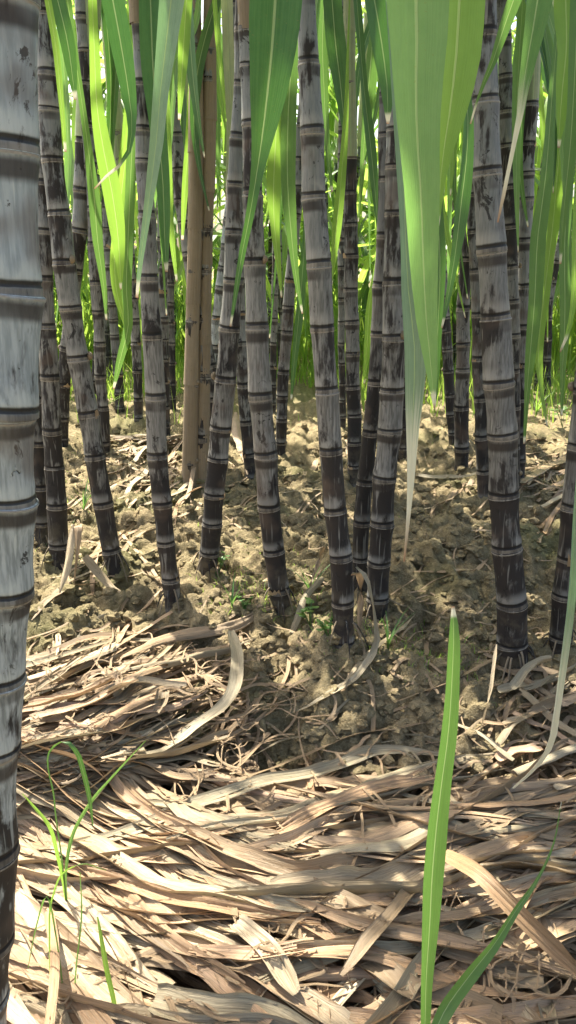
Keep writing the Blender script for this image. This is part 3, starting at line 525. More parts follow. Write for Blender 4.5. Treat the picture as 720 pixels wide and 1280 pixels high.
TL = [
 ([(520,0,84),(521,60,74),(520,120,62),(522,180,52),(526,240,44),(529,320,36),(533,400,27),(539,460,15),(543,510,2)], 0.60, 'leaf_soft', 0.1, 0, 'broad green leaf hanging close in front'),
 ([(574,0,68),(571,60,60),(566,110,48),(560,155,34),(553,200,18),(549,250,8),(547,290,2)], 0.68, 'leaf_lime', 0.35, 0, 'broad lime green leaf painting the sunlit right half of the close one'),  # extra lime strip paints the sunlit half of the close leaf's fold
 ([(497,0,34),(500,80,30),(504,180,22),(507,300,14),(511,370,20),(518,430,27),(518,470,25),(515,540,15),(513,600,9),(509,660,4),(505,702,2)], 0.66, 'leaf_blue', 0.15, 0.24, 'long hanging leaf with sun glare painted white on its end and reddish thread tip'),  # overexposed sun on the lower blade, painted pale through the dry attribute
 ([(344,0,62),(340,60,55),(334,120,44),(328,170,28),(322,210,17),(312,270,11),(302,320,8),(294,370,5),(288,408,2)], 0.85, 'leaf_deep', 0.2, 0, 'broad deep green leaf tapering down to the left'),
 ([(372,0,10),(366,60,14),(360,150,18),(360,240,18),(365,300,12),(372,360,6),(378,392,2)], 1.15, 'leaf', 0.3, 0, None),
 ([(345,170,16),(342,230,18),(343,280,12),(348,330,7),(352,372,2)], 1.35, 'leaf_lime', 0.2, 0, None),
 ([(214,0,30),(207,60,24),(200,120,19),(196,170,17),(190,220,13),(182,280,9),(175,330,6),(171,372,3)], 0.85, 'leaf_blue', 0.3, 0.03, 'narrow silvery leaf with a white sheen'),
 ([(188,0,26),(191,80,28),(197,160,20),(203,220,16),(206,300,10),(208,340,3)], 1.15, 'leaf_deep', 0.4, 0, None),
 ([(209,140,7),(211,200,8),(212,260,8),(216,310,6),(221,352,2)], 1.3, 'leaf_lime', 0.2, 0, None),
 ([(141,0,28),(152,60,26),(160,110,20),(165,160,10),(162,186,6),(150,206,4),(132,221,3),(118,236,1.5)], 1.05, 'leaf_deep', 0.2, 0.08, None),
 ([(118,60,12),(122,140,15),(130,190,20),(140,240,22),(147,290,18),(150,330,10),(151,362,2)], 1.45, 'leaf_lime', 0.3, 0, None),
 ([(112,200,10),(118,250,14),(122,300,12),(130,360,6),(133,400,2)], 1.8, 'leaf', 0.3, 0, None),
 ([(72,0,18),(84,50,17),(90,90,12),(94,125,3)], 1.2, 'leaf_deep', 0.2, 0, None),
 ([(60,0,8),(70,60,8),(76,120,7),(82,190,3)], 1.1, 'leaf_lime', 0.2, 0, None),
 ([(233,0,14),(230,50,15),(227,100,10),(224,150,3)], 1.5, 'leaf_lime', 0.2, 0, None),
 ([(268,0,6),(273,60,6),(279,110,5),(288,170,3),(292,220,1.5)], 1.5, 'leaf_lime', 0.2, 0, None),
 ([(283,0,14),(286,80,14),(290,160,14),(286,220,8),(283,250,2)], 1.4, 'sheath_green', 0.2, 0.06, None),
 ([(415,0,22),(420,60,24),(425,100,20),(430,150,10),(433,180,2)], 1.3, 'leaf_deep', 0.25, 0, None),
 ([(405,0,10),(403,60,12),(405,110,10),(408,170,8),(415,240,3)], 1.5, 'leaf', 0.25, 0, None),
 ([(434,90,4),(433,130,6),(430,180,9),(425,240,11),(420,290,12),(416,330,6),(414,360,2)], 1.25, 'leaf_lime', 0.3, 0, None),
 ([(468,0,26),(478,60,27),(484,110,18),(485,155,3)], 1.0, 'leaf_deep', 0.2, 0, None),
 ([(446,0,10),(455,110,10),(463,180,13),(468,230,10),(474,300,2)], 1.25, 'leaf_deep', 0.3, 0, None),
 ([(588,0,10),(582,100,10),(585,150,13),(583,200,16),(577,250,18),(570,310,13),(562,360,8),(552,410,2)], 0.95, 'leaf_deep', 0.3, 0, None),
 ([(642,0,18),(628,40,14),(615,80,9),(600,115,4),(588,155,2)], 0.80, 'leaf', 0.2, 0.03, None),
 ([(672,0,38),(664,50,27),(655,100,17),(650,140,10),(640,190,6),(630,240,5),(622,278,2)], 0.72, 'leaf', 0.35, 0.18, 'leaf with a long straw coloured tip crossing a dark stalk'),
 ([(707,0,34),(708,60,30),(703,110,24),(700,150,12),(698,185,3)], 1.2, 'leaf_lime', 0.3, 0, None),
 ([(722,20,24),(718,100,22),(713,180,18),(706,250,10),(700,330,3)], 1.1, 'leaf', 0.3, 0, None),
 ([(690,120,12),(682,220,20),(672,300,21),(668,380,18),(662,450,14),(658,500,8),(655,555,2)], 1.5, 'leaf', 0.3, 0, None),
 ([(700,180,12),(690,290,16),(680,370,14),(673,440,10),(677,490,6),(684,533,2)], 1.7, 'leaf_lime', 0.3, 0, None),
 ([(712,200,14),(706,300,18),(706,400,16),(703,470,8),(702,520,2)], 1.6, 'leaf', 0.3, 0, None),
 ([(722,260,12),(718,340,12),(716,380,9),(708,420,5),(700,440,2)], 1.3, 'leaf_lime', 0.3, 0.05, None),
 ([(240,110,9),(236,180,10),(231,240,8),(228,300,3)], 1.9, 'leaf_lime', 0.2, 0, None),
 ([(163,230,12),(160,300,12),(158,360,12),(160,410,11),(150,450,9),(142,486,2)], 1.7, 'leaf', 0.3, 0, None),
 ([(150,260,10),(143,330,11),(147,370,10),(156,402,6),(160,420,2)], 1.9, 'leaf_lime', 0.3, 0, None),
 ([(545,240,14),(550,330,14),(547,420,10),(545,480,6),(543,512,2)], 1.4, 'leaf_deep', 0.3, 0, None),
 ([(640,230,4),(560,300,1)], 9, None, 0, 0, None),
 ([(384,250,5),(379,330,9),(374,390,9),(368,450,7),(364,500,2)], 1.7, 'leaf_deep', 0.3, 0, None),
 ([(470,330,4),(462,380,8),(459,430,9),(455,480,2)], 2.6, 'leaf_lime', 0.3, 0, None),
]
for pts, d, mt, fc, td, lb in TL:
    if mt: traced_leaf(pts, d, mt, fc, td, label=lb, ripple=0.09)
def rand_leaf(u, vt, d, w_, mt):
    n_ = 6; lean = random.gauss(0, 26); cv = random.gauss(0, 16); pts = []
    for i in range(n_):
        t = i/(n_-1); pts.append((u+lean*t+cv*math.sin(t*PI), vt*t, max(1.5, w_*(1-t**2.4)*(0.75+0.25*math.sin(t*3)))))
    traced_leaf(pts, d, mt, random.uniform(-0.7, 0.7), 0.0, ripple=0.05, nu=5)
for i in range(76):
    u = random.uniform(560, 735) if i % 6 == 0 else random.uniform(50, 720); d = random.uniform(1.6, 2.9)
    vt = random.uniform(120, 500) if u > 560 else random.uniform(90, 430)
    if 85 < u < 165 and d < 2.4: d = 2.7
    rand_leaf(u, vt, d, random.uniform(9, 24)/d*1.4, random.choice(['leaf', 'leaf_lime', 'leaf_soft', 'leaf_soft', 'leaf_deep']))
# ------------------------------------------------------------------ rows farther off
def children_copy(src, parent):
    for ch in src.children:
        c = ch.copy(); C.objects.link(c); c.parent = parent
def proto_cane(low, nleaf, hgt, mat, joined=False):
    e = empty('sugarcane', (0, 0, 0), '', 'sugarcane'); r = random.uniform(0.014, 0.018); a_, b_ = random.uniform(-.07, .07), random.uniform(-.07, .07)
    cx = lambda z: a_*np.asarray(z, float); cy = lambda z: b_*np.asarray(z, float); rr = lambda z: r+0*np.asarray(z, float)
    nz = [-0.05]
    while nz[-1] < hgt: nz.append(nz[-1]+random.uniform(0.07, 0.11))
    stalk_mesh(e, None, cx, cy, rr, nz, mat, 0, 9)
    Zt = np.linspace(hgt*0.62, hgt+0.1, 8); tube('leaf_sheath', np.stack([cx(Zt), cy(Zt), Zt], 1), np.full(8, r*1.25), 'sheath_green', e, 9)
    made = []
    for q in range(nleaf):
        z = hgt-(hgt*low)*random.random(); az = random.random()*2*PI
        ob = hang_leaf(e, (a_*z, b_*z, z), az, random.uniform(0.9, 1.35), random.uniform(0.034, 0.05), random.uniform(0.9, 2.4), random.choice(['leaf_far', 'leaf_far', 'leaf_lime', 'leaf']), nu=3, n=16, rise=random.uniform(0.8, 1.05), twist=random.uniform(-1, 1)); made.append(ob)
    if joined:
        b = bmesh.new(); mats = []
        for ob in made:
            n0 = len(b.faces); b.from_mesh(ob.data); b.faces.ensure_lookup_table(); mt_ = ob.data.materials[0]
            if mt_ not in mats: mats.append(mt_)
            for f in b.faces[n0:]: f.material_index = mats.index(mt_)
            bpy.data.objects.remove(ob)
        me = bpy.data.meshes.new('foliage'); b.to_mesh(me); b.free()
        for mt_ in mats: me.materials.append(mt_)
        fo = bpy.data.objects.new('foliage', me); C.objects.link(fo); fo.parent = e
    return e
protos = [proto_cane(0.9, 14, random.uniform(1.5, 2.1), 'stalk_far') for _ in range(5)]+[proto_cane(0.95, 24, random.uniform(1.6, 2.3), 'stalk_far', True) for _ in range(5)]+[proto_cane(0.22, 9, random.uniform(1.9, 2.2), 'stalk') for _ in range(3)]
first = [True]*len(protos)
def put(i, x, y, rz, s, label, group):
    p = protos[i]
    if first[i]: o = p; first[i] = False
    else: o = p.copy(); C.objects.link(o); children_copy(p, o)
    o.location = (x, y, float(g0(x, y))); o.rotation_euler = (0, 0, rz); o.scale = (s, s, s); o['label'] = label; o['category'] = 'sugarcane'; o['group'] = group
rows = [(3.75, 9, 0, 5, 'sugarcane with low hanging leaves at the near edge of the grass strip', 'sugarcane along the near side of the grass strip'),
        (4.35, 17, 0, 5, 'far sugarcane with bright leaves in the first row beyond the grass strip', 'sugarcane along the far side of the grass strip'),
        (4.9, 20, 5, 10, 'distant sugarcane in the second leafy row beyond the grass strip', 'sugarcane in the second row beyond the grass'),
        (5.6, 18, 5, 10, 'distant sugarcane in the third leafy row beyond the grass strip', 'sugarcane in the third row beyond the grass'),
        (6.6, 14, 5, 10, 'faint distant sugarcane in the rearmost leafy row', 'sugarcane in the rearmost row')]
for y0, n, pa, pb, lb, gr in rows:
    hw = 0.42*y0+0.7
    for i in range(n):
        put(random.randrange(pa, pb), -hw+2*hw*(i+random.uniform(.1, .9))/n, y0+random.uniform(-.2, .2), random.random()*6.28, random.uniform(0.9, 1.15), lb, gr)
shade_protos = [10, 11, 12]  # extra canes added so their crowns shade the ridge and litter
for x, y in ( (-1.7, 2.2), (-1.5, 3.0), (-0.55, 2.35), (0.35, 2.6), (1.1, 1.6), (1.3, 2.3)):
    put(shade_protos[0], x, y, random.random()*6.28, random.uniform(0.95, 1.1), 'sugarcane added at the side of the near rows for shade, crown above the picture', 'sugarcane added beside the near rows for shade'); shade_protos.append(shade_protos.pop(0))
for i_, f_ in enumerate(first):
    if f_:
        for ch in list(protos[i_].children): bpy.data.objects.remove(ch)
        bpy.data.objects.remove(protos[i_])
# grass strip in the sunlit gap
def blades(name, spots, hmin, hmax, wd, mat='grass', lean=0.5, n=4):
    Vs, Fs = [], []; o = 0
    for (x, y, z) in spots:
        h = random.uniform(hmin, hmax); a = random.random()*6.28; l = random.uniform(0, lean)*h; t = np.linspace(0, 1, n)
        dx, dy = math.cos(a), math.sin(a); b = random.random()*6.28; sx, sy = math.cos(b)*wd/2, math.sin(b)*wd/2
        for q in t:
            c = (x+dx*l*q*q, y+dy*l*q*q, z+h*q*(1-0.25*lean*q)); f = 1-q*0.92
            Vs += [(c[0]-sx*f, c[1]-sy*f, c[2]), (c[0]+sx*f, c[1]+sy*f, c[2])]
        for q in range(n-1): Fs.append((o+2*q, o+2*q+1, o+2*q+3, o+2*q+2))
        o += 2*n
    return mesh_obj(name, Vs, Fs, mat)
sp = []
for _ in range(9000):
    x = random.uniform(-2.4, 2.4); y = random.gauss(3.75, 0.45)
    if y > 2.7 and vnoise(np.array([x*2.0+9]), np.array([y*2.0+4]), 21)[0] > 0.38: sp.append((x, y, float(g0(x, y))-0.005))
tag(blades('grass', sp, 0.04, 0.20, 0.006), 'bright green grass in the sunlit gap beyond the near canes', 'grass', kind='stuff')
sp = []
for _ in range(5200):
    y = random.uniform(4.1, 7.2); x = random.uniform(-0.45*y-0.4, 0.45*y+0.4); sp.append((x, y, float(g0(x, y))-0.01))
tag(blades('undergrowth', sp, 0.15, 0.75, 0.022, lean=0.9, n=5), 'bright green leafy undergrowth between the far sugarcane rows', 'undergrowth', kind='stuff')
# ------------------------------------------------------------------ dry leaves laid on the ground, one over another
def lay_world(Pxy, W, lift=0.0, stiff=11):
    """heights for a strip following Pxy on the pile; raises the pile under it"""
    n = len(Pxy); T = tangents(np.column_stack([Pxy, np.zeros(n)])); S = np.stack([-T[:, 1], T[:, 0]], 1)
    us = np.linspace(-0.5, 0.5, 5); q = Pxy[:, None]+us[None, :, None]*(W[:, None, None])*S[:, None]
    hh = hm(q[..., 0], q[..., 1]); z = np.quantile(hh, 0.7, axis=1)
    for _ in range(stiff):
        k = np.array([1, 2, 3, 2, 1])/9.0; s_ = np.convolve(np.pad(z, 2, 'edge'), k, 'valid'); z = np.maximum(s_, z*0.6+s_*0.4)
    z = z+0.0015+lift
    for a in np.linspace(-0.45, 0.45, 7):
        X = Pxy[:, 0]+a*W*S[:, 0]; Y = Pxy[:, 1]+a*W*S[:, 1]
        for f in (0, 0.5):
            XX = X[:-1]*(1-f)+X[1:]*f; YY = Y[:-1]*(1-f)+Y[1:]*f; ZZ = z[:-1]*(1-f)+z[1:]*f
            i = ((XX-PX0)/PR).astype(int); j = ((YY-PY0)/PR).astype(int); ok = (i > 0) & (j > 0) & (i < HM.shape[0]-1) & (j < HM.shape[1]-1)
            cap = HM0[i[ok], j[ok]]+0.055
            np.maximum.at(HM, (i[ok], j[ok]), np.minimum(ZZ[ok]+0.0015, cap))
    return z
NDRY = [0]
def dry_leaf(pix, width_px, mat, label, group=None, name='dry_leaf', kind='blade', lift=0.0, ends=None, stuff=None):
    """pix: [(u, v)] pixels of the photo where the strip lies"""
    Pw = []
    for q in pix:
        u, v = q[0], q[1]; h = q[2] if len(q) > 2 else 0.0
        p = ground_hit(u, v)
        if h: r = ray(u, v); p = CAM+(p-CAM)*((H-(p[2]+h))/(H-p[2]))     # held above the ground by h
        Pw.append(p)
    Pw = np.array(Pw); z_m = zc(Pw.mean(0)); W0 = width_px*z_m/F*1.15
    hgt = np.array([q[2] if len(q) > 2 else 0.0 for q in pix]); Lr = np.linalg.norm(np.diff(Pw[:, :2], axis=0), axis=1).sum(); n = int(min(72, max(14, Lr/0.007)))
    R, E = resample(Pw[:, :2], n, hgt); t = np.linspace(0, 1, n)
    R = R + np.stack([vnoise1(n, 22, 0.0014), vnoise1(n, 22, 0.0014)], 1)
    sheath = kind == 'sheath'
    if sheath: W = W0*(0.9+0.12*np.sin(t*3+random.random()*6)); W[0] *= 0.8; W[-1] *= 0.85
    else:
        tp = ends or ((0.3, 0.15) if hgt.max() > 0.05 else None) or (random.choice([(0.85, 0.6), (0.7, 0.8)]) if Lr < 0.17 else random.choice([(0.35, 0.05), (0.05, 0.4), (0.6, 0.08)])); W = W0*np.minimum(1, np.minimum(tp[0]+t*4, tp[1]+(1-t)*3.2))*(1+vnoise1(n, 8, 0.07))
    W = np.maximum(W, 0.0008)
    z = lay_world(R, W, lift)+np.maximum(E[:, 0], 0)
    P = np.column_stack([R, z]); T = tangents(P); S = np.cross(T, [0, 0, 1.0]); S /= np.maximum(np.linalg.norm(S, axis=1), 1e-6)[:, None]; N = np.cross(S, T)
    tw = random.uniform(-0.3, 0.3)+vnoise1(n, 26, 0.2)+(np.linspace(0, random.uniform(-1.6, 1.6), n) if random.random() < 0.16 and not sheath else 0)
    S = S*np.cos(tw)[:, None]+N*np.sin(tw)[:, None]
    small = width_px < 7; nu = 3 if small else (15 if width_px > 15 else (11 if width_px > 10 else 8))
    kw = dict(nu=nu, uvlen=0.045)
    if sheath: kw.update(fold=0.0, curl=random.uniform(1.3, 2.9), sign=random.choice([-1, -1, 1]), ripple=W0*0.05, pleat=0.03, groove=0.0006, split=0.12 if width_px < 20 else 0.0); W = W*1.25
    elif small: kw.update(fold=random.uniform(0.1, 0.6), sign=random.choice([-1, 1]))
    else: kw.update(fold=random.uniform(0.0, 0.7), curl=random.choice([0, 0, random.uniform(0.4, 1.0), random.uniform(1.5, 2.6)]), sign=random.choice([-1, 1]), ripple=W0*0.07, pleat=random.uniform(0.03, 0.10), groove=random.uniform(0.0003, 0.0010), split=random.uniform(0.15, 0.6) if width_px < 18 else 0.05)
    if hgt.max() > 0 and not sheath: kw.update(curl=0, fold=0.45, pleat=0.04, split=0.0)
    NDRY[0] += 1
    if stuff is not None:
        V, Fc, uv, dd = ribbon_arrays(P, W, S, **kw); stuff.append((V, Fc, uv)); return
    o = ribbon(name, P, W, S, mat, None, **kw)
    c = P.mean(0); o.data.transform(Matrix.Translation(-Vector(c))); o.location = Vector([float(a) for a in c])
    return tag(o, label, 'dry leaf' if name == 'dry_leaf' else 'dry sheath', group)
def field(region, n, ang, length, width, mats, label, group, sheath=0.15, curve=0.045, stuff=None, kinds=None):
    x0, y0, x1, y1 = region
    for _ in range(n):
        for _t in range(30):
            u = random.uniform(x0, x1); v = random.uniform(y0, y1)
            if 450 < u < 720 and v < 965 and y0 > 950: continue
            break
        a = math.radians(ang(u, v)+random.gauss(0, 12)); L = random.uniform(*length); b = random.gauss(0, curve)*L; w_ = random.uniform(*width)*(0.62+0.5*(v-700)/580 if v > 700 else 0.62)
        pts = []
        for t in (-0.5, -0.25, 0, 0.25, 0.5):
            q = b*(1-4*t*t); pts.append((u+L*t*math.cos(a)-q*math.sin(a), v+L*t*math.sin(a)+q*math.cos(a)))
        vmin = 560 if v < 800 else (800 if u < 330 else (955 if v > 955 else 640))
        pts = [(pu, max(pv, vmin-10)) for pu, pv in pts]
        sh = random.random() < sheath
        dry_leaf(pts, w_*(1.35 if sh else 1), random.choice(mats), label, group, name='dry_leaf', kind='sheath' if sh else 'blade', stuff=stuff)
A1 = lambda u, v: -16+random.gauss(0, 6)
A2 = lambda u, v: 20-34*min(1, max(0, (u-180)/400.))
def A3(u, v): return 48-30*min(1, u/260.) if u < 330 else random.choice([18, 12, -38, 35, 8, 60])
MX = ['dry', 'dry', 'dry_grey', 'dry_orange', 'dry_pale']
# fine broken bits under everything: one mass
bits = []
for reg, n in (((-40, 800, 330, 980), 260), ((-60, 960, 780, 1130), 420), ((-60, 1100, 780, 1400), 420), ((40, 560, 720, 960), 120), ((600, 540, 760, 640), 50), ((150, 500, 240, 620), 70), ((640, 840, 760, 980), 50)):
    field(reg, n, lambda u, v: random.uniform(-90, 90) if random.random() < 0.3 else (A2(u, v) if v > 950 else -20), (25, 110), (2.2, 7), MX, '', '', 0.0, 0.15, stuff=bits)
for reg, n, A_ in (((-60, 985, 780, 1140), 330, A2), ((-60, 1110, 780, 1400), 330, A3), ((-20, 815, 200, 985), 60, A1)):
    field(reg, n, A_, (90, 260), (5, 15), MX, '', '', 0.0, 0.035, stuff=bits)
# individual leaves, lower layers first
field((-60, 1110, 780, 1370), 110, A3, (220, 520), (8, 24), MX+['dry_pale', 'dry_orange'], 'dry cane leaf in the sunlit tangle along the bottom', 'tangled dry leaves along the bottom', 0.3)
field((-40, 985, 760, 1130), 106, A2, (300, 640), (7, 20), MX+['dry_grey'], 'long dry cane leaf in the matted band across the furrow', 'matted dry leaves across the furrow', 0.15)
field((20, 815, 225, 985), 52, A1, (110, 230), (6, 14), MX+['dry_grey'], 'dry cane leaf in the heap beside the thick left stalk', 'heaped dry leaves beside the thick left stalk', 0.25)
field((640, 850, 760, 975), 12, lambda u, v: random.uniform(-50, 40), (60, 150), (7, 14), MX, 'dry cane leaf in the heap at the foot of the right edge stalk', 'dry leaves heaped at the right edge', 0.25)
field((640, 545, 760, 650), 14, lambda u, v: -38, (50, 130), (6, 13), ['dry', 'dry_pale', 'dry_orange'], 'dry cane leaf on the sunlit soil right of the thickest stalk', 'dry leaves on sunlit soil at the right', 0.1)
field((140, 525, 245, 640), 16, lambda u, v: -30, (40, 100), (5, 11), ['dry', 'dry_pale', 'dry_grey'], 'dry cane leaf among sunlit clods behind the left stalks', 'dry leaves among clods behind the left stalks', 0.1)
field((45, 650, 200, 800), 12, lambda u, v: random.choice([-38, -30, 50, 80]), (50, 120), (5, 10), ['dry', 'dry_grey'], 'narrow dry leaf around the feet of the left stalks', 'narrow dry leaves at the feet of the left stalks', 0.1)
field((300, 560, 640, 960), 18, lambda u, v: random.uniform(-45, 20), (50, 170), (2.2, 4.5), ['dry', 'dry_grey'], 'thin dry straw lying on the bare clods', 'thin straws on the bare clods', 0.0)
DL = [  # pixels, width, material, label
 ([(35,852),(90,832),(146,812)],16,'dry_pale','pale rolled sheath ending in a blunt tip above the left heap','s'),
 ([(145,818),(220,800),(290,786),(350,768)],13,'dry','straight tan leaf running from the left heap to the foot of a stalk','b'),
 ([(140,842),(200,830),(260,818),(330,800)],10,'dry_grey','narrower grey leaf lying below the straight tan one','b'),
 ([(32,884),(75,848),(112,830)],12,'dry_pale','cream leaf slanting up beside the thick left stalk','b'),
 ([(95,862),(120,850),(152,862)],10,'dry','short arched leaf on the left heap','b'),
 ([(35,892),(100,876),(140,860)],16,'dry_orange','pinkish sheath on the left heap','s'),
 ([(135,872),(180,866),(233,862)],13,'dry_pale','blunt pale sheath pointing right from the left heap','s'),
 ([(40,908),(110,888),(172,862)],14,'dry','tan sheath low on the left heap','s'),
 ([(120,927),(170,902),(200,880)],9,'dry_orange','small reddish strip on the left heap','b'),
 ([(205,868),(203,890),(199,916)],13,'dry_grey','short upright grey leaf stub on the soil by the left heap','b'),
 ([(100,1004),(150,987),(220,960),(287,926)],17,'dry_grey','thick grey rolled sheath pointing up to the right','s'),
 ([(288,792,.02),(296,830,.02),(286,870,.015),(256,910,.01),(215,945),(180,965),(118,982)],14,'dry_grey','curved grey leaf sweeping like a hook over the soil','b'),
 ([(225,990),(300,978),(360,962),(430,932),(540,902)],10,'dry','long narrow leaf marking the upper edge of the mat','b'),
 ([(495,893),(560,862),(620,828)],5,'dry','thin straw slanting up to the thickest stalk','b'),
 ([(622,786,.10),(612,850,.05),(597,920,0)],4,'dry_pale','pale straw leaning against the thickest stalk','b'),
 ([(560,900),(600,925),(640,960)],5,'dry_grey','thin straw sloping down across the clods on the right','b'),
 ([(130,1006),(190,1000),(250,1028),(330,1062),(372,1070)],27,'dry_grey','broad ribbed grey leaf spread across the upper left of the mat','b'),
 ([(95,1000),(150,1050),(200,1096),(228,1112)],20,'dry','tan leaf crossing the ribbed grey one steeply','b'),
 ([(60,1022),(150,1086),(250,1120),(360,1150)],23,'dry_pale','long cream leaf slanting down through the left of the mat','b'),
 ([(40,1074),(150,1112),(260,1142),(400,1164)],17,'dry_orange','long orange leaf under the cream one in the mat','b'),
 ([(200,1042),(300,1076),(380,1100),(470,1092)],18,'dry','sagging tan leaf in the middle of the mat','b'),
 ([(350,1046),(420,1012),(500,986),(566,974)],17,'dry_orange','orange leaf rising to the upper right of the mat','b'),
 ([(360,1082),(450,1052),(540,1024),(640,1030),(730,1042)],15,'dry','long wavy tan leaf across the right of the mat','b'),
 ([(400,1078),(480,1060),(540,1034)],22,'dry_grey','stiff grey sheath in the right of the mat','s'),
 ([(340,1124),(430,1106),(536,1078)],30,'dry_pale','widest pale sheath in the centre of the mat','s'),
 ([(540,1124),(620,1106),(730,1100)],19,'dry_grey','grey leaf lying level at the right of the mat','b'),
 ([(575,1002),(650,986),(730,974)],12,'dry','leaf along the upper right edge of the mat','b'),
 ([(560,1012),(630,1008),(730,996)],14,'dry_orange','orange leaf just inside the upper right edge of the mat','b'),
 ([(530,1082,.003),(490,1150,.006),(426,1236,.003)],17,'dry','tan leaf falling steeply to the left in the lower mat','b'),
 ([(340,1140),(450,1162),(560,1190),(730,1232)],17,'dry','long tan leaf sloping to the lower right','b'),
 ([(340,1196),(430,1196),(500,1212),(620,1242),(730,1262)],18,'dry_orange','long orange leaf near the lower right corner','b'),
 ([(552,1070,.02),(620,1122,.03),(680,1180,.02),(735,1236,.01)],19,'dry_orange','straight orange leaf cutting diagonally over the lower right mat','b'),
 ([(28,1126),(80,1200),(150,1262),(205,1300)],26,'dry_pale','bright white leaf running into the lower left corner','b'),
 ([(236,1192),(330,1202),(392,1190)],17,'dry_orange','short orange leaf left of the green shoot','b'),
 ([(296,1158),(340,1204),(372,1276)],22,'dry_pale','pale leaf dropping to the bottom edge','b'),
 ([(60,1150,.0),(66,1220,.03),(58,1300,.03)],12,'dry_orange','reddish stubby sheath upright in the lower left corner','s'),
 ([(256,560,.05),(232,600,.02),(214,642)],5,'dry','straw propped against the tan sheathed stalk','b'),
 ([(250,590,.04),(235,620,.02),(216,660)],5,'dry_orange','lower straw propped against the tan sheathed stalk','b'),
 ([(40,792),(80,757),(130,726)],10,'dry','leaf lying between the feet of the left stalks','b'),
 ([(106,690,.05),(130,715,.02),(156,742)],11,'dry_pale','broken leaf leaning on the leaning stalk','b'),
 ([(92,672,.10),(85,710,.05),(74,748)],10,'dry_pale','upright pale leaf stub by the slim left stalk','b'),
 ([(98,680,.09),(95,710,.05),(92,738)],10,'dry','brown leaf stub behind the upright pale one','b'),
 ([(68,788),(70,806),(68,824)],11,'dry_pale','short pale strip on the soil left','b'),
 ([(640,972),(700,944),(740,930)],14,'dry_grey','grey sheath at the right edge above the mat','s'),
 ([(650,870),(690,905),(740,930)],10,'dry_pale','pale leaf bent at the foot of the right edge stalk','b'),
 ([(640,862,.02),(665,845,.02),(690,822,.03)],13,'dry_grey','blunt grey stub beside the root tuft','s'),
 ([(650,612),(685,585),(730,556)],11,'dry','tan leaf slanting over sunlit soil at the right','b'),
 ([(405,680,.06),(400,705,.04),(392,728,.02)],7,'dry','short strip hanging by the foot of the centre stalk','b'),
 ([(402,732,.02),(380,750,.02),(362,795)],7,'dry_grey','curled strip left of the centre stalk foot','b'),
 ([(442,716,.12),(450,760,.06),(448,812)],9,'dry','upright dry strip against the centre stalk','b'),
 ([(444,714,.12),(462,740,.10),(468,776,.06),(452,822,.02),(420,866),(362,900)],9,'dry_grey','long folded leaf bending down from beside the centre stalk','b'),
 ([(520,765,.02),(480,800,.01),(450,832),(428,864)],6,'dry_grey','narrow leaf crossing the folded one right of the centre stalk','b'),
 ([(294,512,.14),(300,560,.08),(309,608)],11,'dry','pointed brown sheath standing between two dark stalks','b'),
 ([(375,600),(395,580),(402,570)],6,'dry','small stick behind the centre stalk','b'),
 ([(520,596),(556,600),(600,592)],6,'dry_grey','stick lying behind the long white leaf tip','b'),
 ([(555,640),(590,600),(600,590)],6,'dry','straw leaning right behind the clod mound','b'),
]
for pts, w_, mt, lb, kd in DL:
    dry_leaf(pts, w_, mt, lb, 'dry cane leaves singled out on the ground', kind='sheath' if kd == 's' else 'blade', lift=0.003)
for reg, n, A_ in (((-40, 985, 760, 1280), 130, lambda u, v: random.uniform(-90, 90)), ((-60, 990, 780, 1300), 130, A2), ((20, 815, 320, 985), 90, lambda u, v: random.uniform(-60, 60)), ((60, 560, 720, 960), 90, lambda u, v: random.uniform(-60, 60))):
    field(reg, n, A_, (12, 90), (1.2, 4.5), MX, '', '', 0.0, 0.18, stuff=bits)
Vs, Fs, Us, o_ = [], [], [], 0
for V, Fc, uv in bits: Vs.append(V); Fs.append(Fc+o_); Us.append(uv); o_ += len(V)
tag(mesh_obj('leaf_litter', np.vstack(Vs), np.vstack(Fs), 'dry', None, np.vstack(Us), {'dry': np.zeros(o_)}), 'torn and matted dry cane leaf bits under and over the larger dry leaves', 'leaf litter', kind='stuff')
# loose clods on the soil
ico_v = None
import bmesh
bm = bmesh.new(); bmesh.ops.create_icosphere(bm, subdivisions=2, radius=1); iv = np.array([v.co[:] for v in bm.verts]); ifc = np.array([[v.index for v in f.verts] for f in bm.faces]); bm.free()
Vs, Fs, o_ = [], [], 0
for _ in range(6500):
    u = random.uniform(30, 740); v = random.uniform(530, 985)
    if u < 230 and v > 810: continue
    p = ground_hit(u, v, HM0); r = (0.0014+0.0085*random.random()**4.5)*(0.8+0.3*p[1])
    sc3 = np.array([random.uniform(.8, 1.3), random.uniform(.8, 1.3), random.uniform(.55, .9)]); ph = rng.random(3)*10
    nn = 1+0.16*np.sin(iv[:, 0]*3+ph[0])*np.sin(iv[:, 1]*4+ph[1])+0.12*np.sin(iv[:, 2]*5+ph[2]+iv[:, 0]*3)+rng.normal(0, 0.13, len(iv))
    V = iv*nn[:, None]*sc3*r; a = random.random()*6.28; ca, sa = math.cos(a), math.sin(a); V = np.stack([V[:, 0]*ca-V[:, 1]*sa, V[:, 0]*sa+V[:, 1]*ca, V[:, 2]], 1)
    Vs.append(V+np.array([p[0], p[1], p[2]+r*0.3])); Fs.append(ifc+o_); o_ += len(iv)
tag(mesh_obj('soil_clods', np.vstack(Vs), np.vstack(Fs), 'soil', smooth=False), 'loose crumbly clods of brown soil around the canes', 'clods', kind='stuff')
